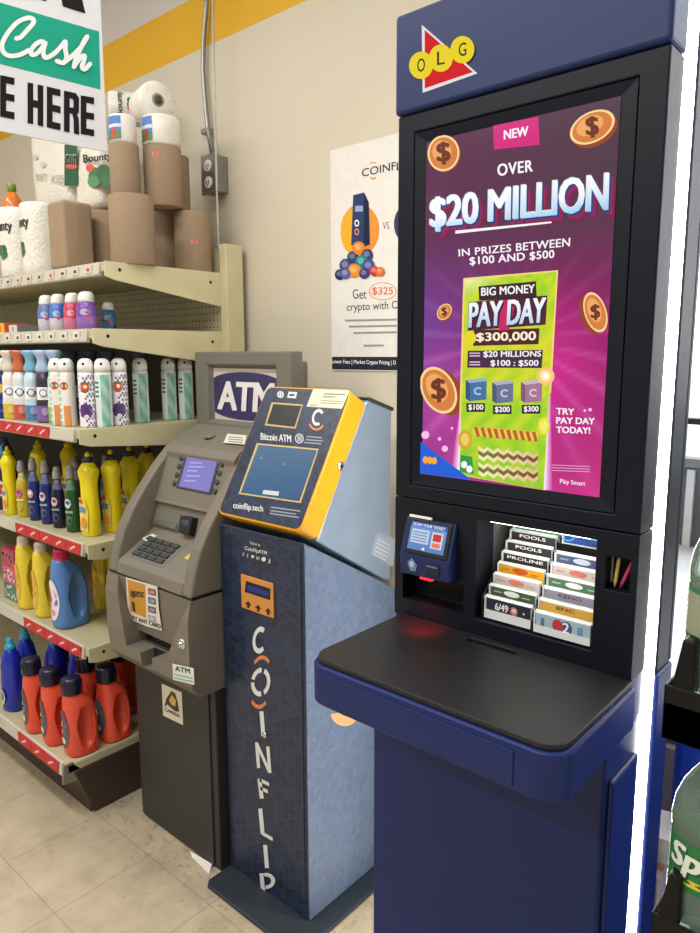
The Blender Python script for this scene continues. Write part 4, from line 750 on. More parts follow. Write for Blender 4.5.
tag(lt.build('paper_scrap'), 'white paper scrap on the floor against the foot of the cash machine', 'litter')

# ------------------------------------------------------------------ blue crypto machine
def navy_pattern():
    m, nt, b = newmat('navy_cube_wrap'); N = nt.nodes; K = nt.links
    ge = N.new('ShaderNodeNewGeometry'); mp = N.new('ShaderNodeMapping'); mp.inputs['Rotation'].default_value = (0, 0, 0); K.new(ge.outputs['Position'], mp.inputs['Vector'])
    sp = N.new('ShaderNodeSeparateXYZ'); K.new(mp.outputs['Vector'], sp.inputs[0])
    def ma(op, a, bb=0.):
        n = N.new('ShaderNodeMath'); n.operation = op
        for i, x in enumerate((a, bb)):
            if isinstance(x, (int, float)): n.inputs[i].default_value = x
            else: K.new(x, n.inputs[i])
        return n.outputs[0]
    h = ma('ADD', sp.outputs['X'], sp.outputs['Y']); lines = []; shade = []
    for ax, az in ((1/.026, 0.), (.5/.026, .866/.026), (-.5/.026, .866/.026)):
        u = ma('ADD', ma('MULTIPLY', h, ax), ma('MULTIPLY', sp.outputs['Z'], az)); fr = ma('FRACT', ma('ADD', u, 200.)); lines.append(ma('LESS_THAN', fr, .07)); shade.append(ma('FLOOR', ma('ADD', u, 200.)))
    ln_ = ma('MAXIMUM', ma('MAXIMUM', lines[0], lines[1]), lines[2])
    wn_ = N.new('ShaderNodeTexWhiteNoise'); cv = N.new('ShaderNodeCombineXYZ'); [K.new(shade[i], cv.inputs[i]) for i in range(3)]; K.new(cv.outputs[0], wn_.inputs['Vector'])
    no = N.new('ShaderNodeTexNoise'); no.inputs['Scale'].default_value = 7; K.new(ge.outputs['Position'], no.inputs['Vector'])
    fac = ma('ADD', ma('MULTIPLY', wn_.outputs['Value'], .22), ma('MULTIPLY', ma('MULTIPLY', ln_, no.outputs['Fac']), .55))
    cr = N.new('ShaderNodeValToRGB'); cr.color_ramp.elements[0].color = L((22, 29, 48)); cr.color_ramp.elements[1].color = L((58, 84, 124)); K.new(fac, cr.inputs['Fac']); K.new(cr.outputs['Color'], b.inputs['Base Color']); b.inputs['Roughness'].default_value = .38; return m
M['wrap'] = navy_pattern()
CX0, CX1, CY = -1.555, -1.218, 1.216
cm = thing('crypto_machine', 'tall navy crypto cash machine with yellow framed tilted face, right of the grey cash machine', 'crypto machine', (-1.39, 1.4, 0))
b = MB(M['plate']); b.prism([(-1.555, 1.135), (-1.54, 1.118), (-1.19, 1.118), (-1.16, 1.15), (-1.16, 1.62), (-1.555, 1.62)], 'z', 0, .012); b.build('base_plate', cm, bevel=.003)
def side_vinyl():
    m, nt, b = newmat('pale_blue_vinyl'); N = nt.nodes; K = nt.links
    ge = N.new('ShaderNodeNewGeometry'); vo = N.new('ShaderNodeTexVoronoi'); vo.inputs['Scale'].default_value = 60; K.new(ge.outputs['Position'], vo.inputs['Vector'])
    cr = N.new('ShaderNodeValToRGB'); cr.color_ramp.elements[0].color = L((92, 106, 132)); cr.color_ramp.elements[1].color = L((108, 124, 150)); K.new(vo.outputs['Color'], cr.inputs['Fac']); K.new(cr.outputs['Color'], b.inputs['Base Color'])
    bp = N.new('ShaderNodeBump'); bp.inputs['Strength'].default_value = .25; bp.inputs['Distance'].default_value = .004; K.new(vo.outputs['Distance'], bp.inputs['Height']); K.new(bp.outputs['Normal'], b.inputs['Normal'])
    b.inputs['Roughness'].default_value = .36; b.inputs['Metallic'].default_value = .12; return m
M['vinyl'] = side_vinyl()
b = MB(M['vinyl']); pr_ = [(CY, .012), (CY, 1.082), (1.62, .852), (1.62, .012)]
b.prism(pr_, 'x', CX0, CX1, col=(255, 255, 255)); bd = b.build('lower_body', cm); bd.data.materials.append(M['wrap'])
for p in bd.data.polygons:
    if abs(p.normal.y) > .9 and p.center.y+1.4 < CY+.01: p.material_index = 1
bev(bd, .005, 2)
b = MB(M['wrap']); b.box(CX0+.012, CX1-.012, CY-.0025, CY+.002, .07, 1.066); fd = b.build('front_door', cm, bevel=.002)
b = MB(VP); g = G(b, (0, CY-.003, 0), (0, -1, 0), VP, .0005).frame(200, 560, 2.5); OR = (206, 130, 70); LT = (216, 216, 214)
g.ring(150, 200, 18, 34, .62, LT, 1, a0=.75, a1=2*PI-1.05, rot=.12)
g.ring(152, 305, 24, 36, .66, LT, 1, a0=-1.25, a1=1.0, rot=.1); g.ring(152, 305, 24, 36, .66, LT, 1, a0=1.35, a1=PI-.1, rot=.1); g.ring(152, 305, 24, 36, .66, LT, 1, a0=PI+.15, a1=2*PI-1.6, rot=.1)
g.ring(152, 300, 30, 62, .84, OR, 1, a0=-PI*.75, a1=-PI*.3, rot=.1); g.ring(152, 310, 30, 62, .84, OR, 1, a0=PI*.28, a1=PI*.72, rot=.1)
S_ = lambda pts, w_=10: [g.poly([(x0-(w_/2 if abs(x1-x0) < abs(y1-y0) else 0), y0-(0 if abs(x1-x0) < abs(y1-y0) else w_/2)), (x0+(w_/2 if abs(x1-x0) < abs(y1-y0) else 0), y0+(0 if abs(x1-x0) < abs(y1-y0) else w_/2)), (x1+(w_/2 if abs(x1-x0) < abs(y1-y0) else 0), y1+(0 if abs(x1-x0) < abs(y1-y0) else w_/2)), (x1-(w_/2 if abs(x1-x0) < abs(y1-y0) else 0), y1-(0 if abs(x1-x0) < abs(y1-y0) else w_/2))], LT, 1+.1*((x0+y1*3) % 7)) for (x0, y0), (x1, y1) in zip(pts, pts[1:])]
S_([(154, 378), (159, 440)]); S_([(142, 456), (147, 520)], 8); S_([(142, 458), (174, 530)], 8); S_([(170, 466), (175, 532)], 8)
S_([(149, 546), (155, 596)]); S_([(149, 549), (173, 561)], 9); S_([(151, 570), (170, 579)], 9); S_([(151, 621), (157, 684)]); S_([(154, 682), (182, 698)], 9); S_([(163, 712), (168, 770)])
S_([(154, 783), (159, 838)]); g.ring(166, 802, 22, 20, .55, LT, 1, a0=-1.9, a1=1.7)
b.build('vertical_lettering', fd)
b = MB(VP); g = G(b, (0, CY-.003, 0), (0, -1, 0), VP, .0005).frame(230, 540, 6.667)
g.t('Follow us', 135, 8, 200, 28, LT, 1, slope=.22); g.t('CoinFlipATM', 100, 40, 246, 72, LT, 1, bold=.015, slope=.24)
g.t('f', 84, 84, 96, 106, LT, 1); g.t('t', 112, 92, 124, 116, LT, 1); g.poly([(140, 100), (166, 106), (150, 124)], LT, 1); g.t('in', 178, 108, 196, 130, LT, 1, bold=.02); g.disc(225, 128, 15, 15, LT, 1); g.t('J', 252, 128, 268, 154, LT, 1, bold=.02)
b.build('social_lettering', fd)
b = MB(M['chrome']); q = fy(266.5, 735, CY); q = fy(200+165/2.5, 560+436/2.5, CY); b.lathe((q[0], CY-.003, q[2]), [(.009, 0), (.009, -.004), (.006, -.006)], axis='y', n=18); b.build('lock', fd)
b = MB(VP); g = G(b, (0, CY-.004, 0), (0, -1, 0), VP, .0005).frame(230, 540, 6.667)
a, c = g.pt(76, 225, 0), g.pt(296, 520, 0); zz1 = g.pt(76, 225, 0)[2]; zz0 = g.pt(84, 448, 0)[2]; b.box(a[0], c[0], CY-.007, CY-.002, zz0, zz1, col=(206, 138, 66)); g.p = np.array([0, CY-.0072, 0])
g.poly([(108, 272), (270, 325), (268, 400), (98, 345)], (14, 18, 40), 1); g.poly([(120, 300), (262, 345), (262, 378), (112, 335)], (30, 44, 120), 2)
for x, y in ((122, 405), (188, 430), (255, 452)): g.poly([(x, y), (x+22, y+34), (x+8, y+30), (x+8, y+50), (x-8, y+46), (x-8, y+26), (x-22, y+22)], (50, 26, 22), 1)
b.build('bill_acceptor', cm, bevel=.0015)
# tilted head
hb, ht = np.array([1.203, 1.112]), np.array([1.402, 1.458]); fd_ = (ht-hb)/np.linalg.norm(ht-hb); bk = np.array([fd_[1], -fd_[0]])   # in (y, z)
HX0, HX1 = -1.548, -1.219; r1_ = hb+bk*.07; r2_ = ht+bk*.07
hp_ = [tuple(r1_), tuple(r2_), (1.475, 1.428), (1.575, 1.395), (1.575, .895), (1.545, .905)]
b = MB(M['silver']); b.prism(hp_, 'x', HX0+.004, HX1-.004); b.build('head_casing', cm, bevel=.008, seg=3)
lid = MB(M['charcoal']); lid.prism([(1.462, 1.433), (1.475, 1.434), (1.58, 1.40), (1.58, 1.39), (1.475, 1.424)], 'x', HX0+.002, HX1-.002); lid.build('head_lid', cm)
hn = np.array([0, -bk[0], -bk[1]])
def rr(x0, x1, t0, t1, r, d, n=6):   # rounded rectangle on the tilted face: x, distance up the face
    pts = []
    for cx_, cy_, a0 in ((x1-r, t1-r, 0), (x0+r, t1-r, PI/2), (x0+r, t0+r, PI), (x1-r, t0+r, PI*1.5)):
        for i in range(n+1): a = a0+PI/2*i/n; pts.append((cx_+r*math.cos(a), cy_+r*math.sin(a)))
    return [np.array([x, hb[0]+fd_[0]*t, hb[1]+fd_[1]*t])+hn*d for x, t in pts]
TL = np.linalg.norm(ht-hb)
def slab(mat, x0, x1, t0, t1, r, d0, d1, col=(255, 255, 255)):
    A = rr(x0, x1, t0, t1, r, d0); B = rr(x0, x1, t0, t1, r, d1); n = len(A); b = MB(mat); b.add(A+B, [tuple(range(n-1, -1, -1)), tuple(range(n, 2*n))]+[(i, (i+1) % n, n+(i+1) % n, n+i) for i in range(n)], col=col); return b
yf = slab(M['yellow'], HX0, HX1, 0, TL, .022, -.07, 0).build('yellow_frame', cm, bevel=.004, seg=2)
fp_ = slab(M['wrap'], HX0+.006, HX1-.006, .006, TL-.006, .018, -.001, .002); g = G(fp_, np.array([0, hb[0], hb[1]])+hn*.002, hn, VP, .0005).frame(210, 370, 3.5); T_ = (214, 214, 216)
g.poly([(362, 66), (490, 72), (462, 136), (338, 128)], (222, 214, 190), 1); g.rect(400, 82, 474, 86, (120, 110, 90), 2, .03); g.rect(396, 92, 440, 96, (120, 110, 90), 2, .03); g.rect(390, 106, 466, 109, (150, 140, 120), 2, .05); g.rect(386, 114, 460, 117, (150, 140, 120), 2, .05); g.rect(352, 122, 378, 125, (120, 110, 90), 2)
g.ring(247, 86, 12, 12, .6, T_, 1); g.disc(247, 86, 4, 6, T_, 1); g.poly([(276, 76), (306, 78), (300, 100), (270, 97)], T_, 1); g.rect(278, 84, 296, 92, (60, 64, 90), 2)
g.poly([(216, 113), (326, 121), (300, 206), (192, 194)], (196, 168, 110), 1)
g.ring(378, 166, 20, 30, .64, T_, 1, a0=.9, a1=2*PI-.75, rot=.25); g.ring(374, 176, 30, 36, .8, OR, 1, a0=.5, a1=PI-.5, rot=.1)
g.t('Bitcoin ATM', 178, 220, 284, 244, T_, 1, bold=.02, slope=.08)
g.ring(313, 240, 15, 17, .82, T_, 1); g.rect(306, 230, 322, 250, (150, 156, 170), 1.2)
for y, x0, x1 in ((231, 338, 392), (242, 336, 396), (252, 330, 390)): g.rect(x0, y, x1, y+4, (150, 156, 170), 1, .08)
g.poly([(164, 256), (381, 276), (318, 466), (100, 434)], (196, 168, 110), 1)
g.t('coinflip.tech', 82, 462, 186, 490, T_, 1, bold=.015, slope=.12)
for y, x0, x1 in ((478, 214, 316), (490, 212, 300), (500, 210, 312)): g.rect(x0, y, x1, y+4, (150, 156, 170), 1, .14)
fo = fp_.build('face_plate', yf)
b = MB(M['black']); g = G(b, np.array([0, hb[0], hb[1]])+hn*.003, hn, M['black'], .0005).frame(210, 370, 3.5); g.poly([(222, 119), (320, 126), (296, 199), (199, 188)], (10, 10, 10), 1); b.build('camera_window', fo)
b = MB(VS); g = G(b, np.array([0, hb[0], hb[1]])+hn*.003, hn, VS, .0005).frame(210, 370, 3.5)
def scr(x, y): t = (y-260)/200; return mix((92, 122, 150), (58, 96, 136), t)  # bluish reflection on the glass put into the emissive colour
g.grid([(170, 262), (374, 281), (313, 459), (108, 429)], 8, 8, scr, 1); g.disc(180, 308, 4, 4, (150, 160, 172), 2); g.disc(260, 330, 5, 5, (116, 142, 166), 2); g.poly([(188, 420), (243, 426), (240, 441), (184, 434)], (226, 226, 222), 2); b.build('touch_screen', fo)
b = MB(M['chrome']); q = fx(340, 466, HX1); b.lathe((HX1, q[1], q[2]), [(.012, -.002), (.012, .004), (.008, .006)], axis='x', n=20); lk_ = b.build('lock', yf); MB(M['dark']).lathe((HX1+.0062, q[1], q[2]), [(.005, 0), (.004, .001)], axis='x', n=14).build('keyhole', lk_)
b = MB(VP); g = G(b, (HX1-.003, 0, 0), (1, 0, 0), VP, .0006).frame(210, 370, 3.5); g.poly([(586, 566), (650, 592), (640, 692), (562, 640)], (150, 160, 172), 1)
for i in range(5): g.rect(586-i*4, 590+i*13, 632-i*4, 594+i*13, (186, 194, 204), 2, .5)
b.build('side_sticker', cm)
b = MB(VP); g = G(b, (CX1, 0, 0), (1, 0, 0), VP, .0012).frame(310, 600, 1.795); g.ring(62, 200, 26, 26, .3, (222, 160, 110), 1, a0=.3, a1=PI-.2); b.build('side_logo', cm)

# ------------------------------------------------------------------ lottery kiosk
KX0, KX1, KY = -.948, -.410, 1.236
ks = thing('lottery_kiosk', 'tall blue and black lottery ticket kiosk with large lit advert screen and counter shelf', 'kiosk', (-.68, 1.3, 0))
LXW = .004
# header
b = MB(M['navyhdr']); b.box(KX0-.004, KX1+.003, KY-.008, 1.306, 2.032, 2.222); hd = b.build('header', ks, bevel=.008, seg=3)
b = MB(VG2); g = G(b, (0, KY-.0085, 0), (0, -1, 0), VG2, .0005).frame(390, 0, 2.258)
g.poly([(72, 56), (198, 166), (74, 210)], (246, 240, 240), 1); g.poly([(79, 68), (188, 163), (79, 200)], (226, 30, 38), 2)
for x, y, ch, l in ((71, 148, 'O', 3), (116, 132, 'L', 4), (165, 113, 'G', 5)):
    g.disc(x, y, 27, 31, (250, 226, 40), l, rot=.1); g.text(ch, [(x-8, y-14), (x+9, y-17), (x+9, y+13), (x-8, y+16)], (60, 50, 30), l+.5, bold=.01)
b.build('logo', hd)
# display housing with bevelled bezel
b = MB(M['kdark']); b.box(KX0, KX1, KY, 1.306, 1.2365, 2.031); dh = b.build('display_housing', ks)
bx0, bx1, bz0, bz1 = -.907, -.457, 1.266, 1.994; sx0, sx1, sz0, sz1 = -.8795, -.4875, 1.292, 1.9715
k = MB(M['kdark']); k.hull8([(bx0, KY-.02, bz0), (bx1, KY-.02, bz0), (bx1, KY-.02, bz1), (bx0, KY-.02, bz1)], [(bx0, KY+.008, bz0), (bx1, KY+.008, bz0), (bx1, KY+.008, bz1), (bx0, KY+.008, bz1)]); cut(dh, k); bev(dh, .003)
b = MB(M['kdark']); q = lambda x0, x1, z0, z1, y: [(x0, y, z0), (x1, y, z0), (x1, y, z1), (x0, y, z1)]
A, B_, C_ = q(bx0+.002, bx1-.002, bz0+.002, bz1-.002, KY+.001), q(sx0, sx1, sz0, sz1, KY+.006), q(sx0, sx1, sz0, sz1, KY+.0075)
b.add(A+B_+C_, [(i, (i+1) % 4, 4+(i+1) % 4, 4+i) for i in range(4)]+[(4+i, 4+(i+1) % 4, 8+(i+1) % 4, 8+i) for i in range(4)]); b.build('bezel', dh)
# the advert
SY = KY+.005
def bgc(x, y):
    p_ = onplane(x/2.2581+390, y/2.2581, (0, SY, 0), np.array([0, 1., 0])); u = (p_[0]-sx0)/(sx1-sx0); v = (p_[2]-sz0)/(sz1-sz0)
    top = mix((92, 40, 74), (74, 50, 66), u); mid = mix((120, 60, 150), (150, 24, 100), min(1, u*1.25)); bot = mix((150, 40, 130), (206, 40, 130), u)
    c = mix(mid, top, min(1, max(0, (v-.55)/.25))) if v > .45 else mix(bot, mid, max(0, v/.45))
    d = math.hypot(u-.66, (v-.33)*1.5); c = mix(c, (232, 60, 170), max(0, .75-d*2.2)); d2 = math.hypot(u-.1, (v-.2)*1.4); c = mix(c, (206, 60, 160), max(0, .5-d2*1.6))
    ray_ = .5+.5*math.sin(17*math.atan2(v-.42, u-.6)); return mix(c, (255, 190, 250), .10*ray_*max(0, 1-abs(v-.35)*2.4))
b = MB(VS); b.box(sx0, sx1, SY+.001, SY+.004, sz0, sz1, col=(30, 10, 25))
xg = XG(b, SY, VS, .0003)
def bgx(x, z): p_ = (x, z); return bgc2(x, z)
def bgc2(x, z):
    u = (x-sx0)/(sx1-sx0); v = (z-sz0)/(sz1-sz0)
    top = mix((96, 40, 76), (78, 52, 68), u); mid = mix((116, 56, 146), (140, 20, 96), min(1, u*1.3)); bot = mix((150, 44, 132), (206, 44, 130), u)
    c = mix(mid, top, min(1, max(0, (v-.5)/.25))) if v > .42 else mix(bot, mid, max(0, v/.42))
    d = math.hypot((u-.72)*1.1, (v-.33)*1.5); c = mix(c, (226, 36, 150), max(0, .8-d*2.0)); d2 = math.hypot(u-.12, (v-.22)*1.4); c = mix(c, (214, 70, 170), max(0, .6-d2*1.8))
    r_ = max(0, math.sin(23*math.atan2((v-.42)*1.7, u-.55)))**2; return mix(c, (255, 200, 250), .22*r_*max(0, 1-abs(v-.3)*2.6))
xg.grid([(sx0, sz1), (sx1, sz1), (sx1, sz0), (sx0, sz0)], 60, 90, bgc2, 0)
g = G(b, (0, SY, 0), (0, -1, 0), VS, .0003).frame(390, 0, 2.258)
W_ = (250, 248, 250)
g.poly([(233, 284), (335, 263), (338, 327), (235, 338)], (214, 34, 124), 1); g.text('NEW', [(258, 295), (312, 285), (312, 306), (258, 315)], W_, 2, bold=.04)
def coin(x, y, rx, ry, rot, l, th=(8, 6), sgn=True):
    g.disc(x+th[0], y+th[1], rx, ry, (146, 66, 26), l, rot=rot); g.disc(x, y, rx, ry, (252, 214, 150), l+.3, rot=rot); g.disc(x, y, rx*.88, ry*.88, (214, 126, 60), l+.6, rot=rot); g.disc(x-rx*.1, y-ry*.1, rx*.6, ry*.6, (240, 168, 96), l+.9, rot=rot)
    if sgn: s_ = min(rx, ry); g.text('$', [(x-s_*.42, y-s_*.66), (x+s_*.36, y-s_*.72), (x+s_*.42, y+s_*.66), (x-s_*.36, y+s_*.72)], (110, 46, 20), l+1.2, bold=.04)
g.off = (390, 0, 2.258)
g.disc(123, 347, 37, 42, (140, 56, 22), 1, a0=-.55*PI+.0, a1=.98*PI) if False else None
coin(121, 346, 36, 41, .1, 1, (3, 2)); coin(457, 287, 55, 34, -.5, 1, (6, 8))
g.text('OVER', [(243, 371), (322, 361), (322, 387), (244, 398)], W_, 2, bold=.03, space=1.1)
def mil(x, y): t = (y-395-(492-x)*.16)/100; return mix((250, 252, 255), (120, 190, 236), min(1, max(0, (t-.35)*1.8)))
for dx, dy, c_, l in ((14, 16, (120, 22, 72), 1.2), (9, 10, (150, 26, 84), 1.4), (4, 5, (40, 60, 120), 1.7), (-2, -2, (224, 232, 240), 2)):
    g.text('$20 MILLION', [(93+dx, 449+dy), (494+dx, 391+dy), (491+dx, 487+dy), (93+dx, 524+dy)], c_, l, bold=.03, space=.98)
g.text('$20 MILLION', [(93, 449), (494, 391), (491, 487), (93, 524)], mil, 3, bold=.028, space=.98)
g.poly([(148, 521), (365, 500), (365, 504), (148, 528)], W_, 3)
g.text('IN PRIZES BETWEEN', [(155, 563), (407, 537), (406, 556), (156, 579)], W_, 2, bold=.025, space=1.05); g.text('$100 AND $500', [(180, 581), (371, 564), (371, 585), (181, 601)], W_, 2, bold=.025, space=1.05)
g.frame(390, 260, 2.258)
coin(123, 117, 15, 20, .6, 1, (3, 2)); coin(464, 118, 25, 47, -.3, 1, (-9, 5)); coin(110, 294, 38, 56, -.45, 1, (14, 4))
# the ticket, slightly turned
tk = [(170, 45), (376, 27), (347, 519), (157, 484)]
def tkc(x, y):
    u = (x-165)/200; v = (y-40)/470; n_ = .5+.5*math.sin(x*.11+math.sin(y*.07)*2); c = mix((150, 206, 30), (206, 222, 40), n_); c = mix(c, (236, 214, 40), max(0, .6-abs(v-.35)*2.5)); c = mix(c, (246, 246, 220), max(0, 1-v*8-u*2)); return mix(c, (120, 190, 40), max(0, v-.6))
for k_, (ex, c_) in enumerate(((4, (250, 214, 120)),)): g.poly([(tk[0][0]-ex, tk[0][1]-ex), (tk[1][0]+ex, tk[1][1]-ex), (tk[2][0]+ex, tk[2][1]+1), (tk[3][0]-ex, tk[3][1]+1)], c_, 2)
g.grid(tk, 14, 30, tkc, 2.4)
for (ax_, ay_), (bx_, by_), sg_ in (((160, 360), (157, 484), -1), ((358, 300), (347, 519), 1)):
    def gl(x, y, c0=(255, 225, 250)):
        return None
    for k_ in range(6):
        w0, w1 = k_*3.2, (k_+1)*3.2; c0_, c1_ = mix((255, 232, 252), (206, 60, 150), k_/6), mix((255, 232, 252), (206, 60, 150), (k_+1)/6)
        g.poly([(ax_+sg_*w0*.3, ay_), (ax_+sg_*w1*.3, ay_), (bx_+sg_*w1, by_), (bx_+sg_*w0, by_)], c0_, 2.1)
# hot edge glow dots
for r_, c_ in ((20, (250, 200, 120)), (12, (255, 236, 170)), (6, (255, 255, 240))): g.disc(352, 262, r_, r_, c_, 5+r_*-.02)
for r_, c_ in ((13, (236, 226, 60)), (8, (250, 244, 150))): g.disc(348, 375, r_, r_*1.5, c_, 3)
g.poly([(200, 60), (330, 48), (332, 84), (202, 92)], (52, 28, 34), 3); g.text('BIG MONEY', [(207, 63), (327, 55), (327, 74), (207, 81)], W_, 4, bold=.03)
g.poly([(178, 95), (356, 80), (352, 146), (176, 160)], (80, 24, 44), 3); g.poly([(252, 92), (285, 88), (270, 158), (245, 160)], (200, 30, 100), 3.3)
def pdc(x, y): return mix((250, 250, 255), (170, 206, 236), min(1, max(0, (y-100)/50)))
for dx, dy, c_, l in ((3, 5, (60, 16, 40), 3.6), (0, 0, pdc, 4)): g.text('PAY DAY', [(181+dx, 97+dy), (352+dx, 85+dy), (348+dx, 140+dy), (179+dx, 152+dy)], c_, l, bold=.03, space=.97)
g.poly([(190, 158), (338, 154), (336, 190), (188, 194)], (76, 22, 30), 3); g.text('$300,000', [(196, 165), (330, 161), (329, 184), (196, 186)], (252, 238, 210), 4, bold=.04)
g.disc(181, 176, 14, 15, (236, 214, 30), 3.2)
g.poly([(176, 205), (346, 203), (343, 244), (175, 243)], (70, 34, 66), 3); g.text('$20 MILLIONS', [(212, 206), (342, 205), (341, 220), (212, 221)], W_, 4, bold=.03); g.text('$100 : $500', [(228, 226), (336, 226), (335, 241), (228, 241)], W_, 4, bold=.03)
for y in (209, 215, 229, 235): g.rect(180, y, 204, y+3, (206, 190, 206), 4)
for x, y, c_, tx in ((195, 293, (66, 112, 160), '$100'), (255, 298, (104, 112, 150), '$200'), (320, 297, (166, 116, 150), '$300')):
    g.poly([(x-24, y-22), (x+16, y-27), (x+24, y-20), (x-14, y-15)], mix(c_, (255, 255, 255), .45), 3); g.poly([(x-24, y-22), (x-14, y-15), (x-14, y+26), (x-24, y+20)], mix(c_, (0, 0, 0), .25), 3); g.poly([(x-14, y-15), (x+24, y-20), (x+23, y+22), (x-14, y+26)], c_, 3); g.ring(x+5, y+3, 10, 9, .6, mix(c_, (255, 255, 255), .6), 4, a0=.8, a1=5.6)
    g.poly([(x-22, y+30), (x+20, y+30), (x+20, y+50), (x-22, y+50)], (40, 24, 40), 3); g.t(tx, x-17, y+33, x+16, y+47, W_, 4, bold=.03)
for i in range(10):
    x = 196+i*14.5; g.disc(x, 386+i*1.2, 9, 11, (236, 206, 60), 3+i*.02); g.poly([(x-6, 378+i*1.2), (x+2, 376+i*1.2), (x+8, 398+i*1.2), (x+1, 400+i*1.2)], (190, 90, 50), 3.5)
g.disc(170, 405, 16, 22, (206, 170, 50), 3); g.disc(170, 405, 9, 14, (236, 206, 90), 3.3)
for r_ in range(3):
    for i in range(6):
        x = 200+i*22.5; y = 420+r_*36+i*2.4
        if y+26 > 516: continue
        for k_ in range(3): g.poly([(x, y+k_*9), (x+12, y+k_*9+8), (x+22, y+k_*9+1), (x+22, y+k_*9+9), (x+12, y+k_*9+17), (x, y+k_*9+9)], mix((236, 234, 176), (226, 186, 140), i/6) if k_ % 2 == 0 else mix((120, 112, 50), (130, 70, 44), i/6), 3+.05*k_)
g.poly([(160, 440), (186, 444), (190, 484), (158, 478)], (40, 150, 70), 3); g.disc(168, 462, 7, 8, W_, 4); g.disc(180, 472, 7, 8, W_, 4)
g.poly([(70.5, 410), (186, 497), (68, 482)], (24, 92, 214), 5)
for dx in (-10, 0, 10): g.disc(91+dx, 452+dx*.1, 6, 8, (250, 170, 40), 6)
g.poly([(78, 444), (104, 456), (82, 462)], (230, 60, 30), 5.5)
for y, s_ in ((334, 'TRY'), (355, 'PAY DAY'), (376, 'TODAY!')): g.text(s_, [(376, y), (376+{'TRY': 40, 'PAY DAY': 86, 'TODAY!': 76}[s_], y+2), (376+{'TRY': 40, 'PAY DAY': 86, 'TODAY!': 76}[s_], y+16), (376, y+14)], W_, 2, bold=.04)
for y in (462, 468, 474): g.rect(366, y, 452, y+1.6, (226, 170, 210), 2, .04)
g.text('Play Smart', [(384, 494), (441, 500), (441, 513), (384, 507)], W_, 2, bold=.01)
for x, y, r_ in ((124, 426, 7), (80, 395, 9), (440, 340, 3), (452, 338, 4), (112, 404, 4), (140, 380, 3)): g.disc(x, y, r_, r_, (250, 190, 230), 1)
b.build('advert_screen', dh)

# service panel below the screen
b = MB(M['kdark']); b.box(KX0, KX1, KY, 1.306, .962, 1.2345); sv = b.build('service_panel', ks)
rx0, rx1, rz0, rz1 = -.737, -.486, 1.000, 1.214; RD = 1.44
k = MB(M['kdark']); k.box(rx0, rx1, KY-.02, 1.32, rz0, rz1); k2 = MB(M['kdark']); px0, px1 = fy(604, 560, KY)[0]+.004, fy(629, 592, KY)[0]; pz0, pz1 = fy(618, 592, KY)[2], fy(618, 558, KY)[2]
k2.box(px0, px1, KY-.02, KY+.045, pz0, pz1); k3 = MB(M['kdark']); k3.box(-.925, -.765, KY-.02, KY+.05, 1.003, 1.065); cut(sv, k, k2, k3); bev(sv, .002)
MB(M['steel']).box(px0+.002, px0+.006, KY+.02, KY+.03, pz0+.01, pz1-.006).build('pen_clip', sv)
bxr = MB(M['steel']); w_ = .003     # recess liner
bxr.box(rx0-.006, rx0, 1.3065, RD, rz0, rz1); bxr.box(rx1, rx1+.006, 1.3065, RD, rz0, rz1); bxr.box(rx0-.006, rx1+.006, RD, RD+.004, rz0, rz1); bxr.box(rx0-.006, rx1+.006, 1.3065, RD, rz1, rz1+.006); bxr.box(rx0-.006, rx1+.006, 1.3065, RD, rz0-.006, rz0); ln_o = bxr.build('recess_liner', sv)
MB(M['strip']).box(rx0+.02, rx1-.02, KY+.02, KY+.035, rz1-.006, rz1-.001).build('recess_lamp', sv)
# rack of selection slips
NST = 9; ry0, dyt, dzt = KY+.018, .0165, .0205; rz = rz0+.004
rk = MB(M['black']); cx0, cxm_, cx1 = -.722, -.612, -.489
pr2 = [(ry0-.006, rz), (ry0-.006, rz+.042), (ry0+dyt*8+.03, rz+.042+dzt*8), (ry0+dyt*8+.03, rz)]
rk.prism(pr2, 'x', cx0-.006, cx0-.003); rk.prism([(a, z-.02*(i in (1, 2))) for i, (a, z) in enumerate(pr2)], 'x', cxm_-.001, cxm_+.001); rk.prism(pr2, 'x', cx1+.0005, cx1+.003)
for i in range(NST): rk.box(cx0-.003, cx1, ry0+i*dyt+.006, ry0+i*dyt+.008, rz, rz+.034+i*dzt)
slip_rack = rk.build('slip_rack', sv)
lens_m, nt, bb_ = newmat('clear_acrylic_edge'); bb_.inputs['Base Color'].default_value = L((236, 240, 240)); bb_.inputs['Roughness'].default_value = .15
LEFT = [('6/49', (38, 44, 60), W_, 'navy card stack lettered 6/49 at the bottom left of the slip rack'), ('', (70, 96, 66), W_, 'dark green card stack second from the bottom left of the slip rack'), ('', (214, 206, 204), (226, 130, 110), 'pale card stack with orange mark in the left column of the slip rack'), ('', (236, 176, 40), (214, 90, 40), 'yellow and orange card stack in the left column of the slip rack'),
        ('PROLINE', (44, 44, 44), W_, 'black card stack lettered PROLINE in the slip rack'), ('POOLS', (48, 48, 48), W_, 'black card stack lettered POOLS just behind the PROLINE one'), ('POOLS', (48, 50, 50), W_, 'black card stack lettered POOLS in front of the green one'), ('FOX', (64, 150, 96), W_, 'green card stack near the top left of the slip rack'), ('TOTO', (60, 62, 64), W_, 'dark card stack at the very top left of the slip rack')]
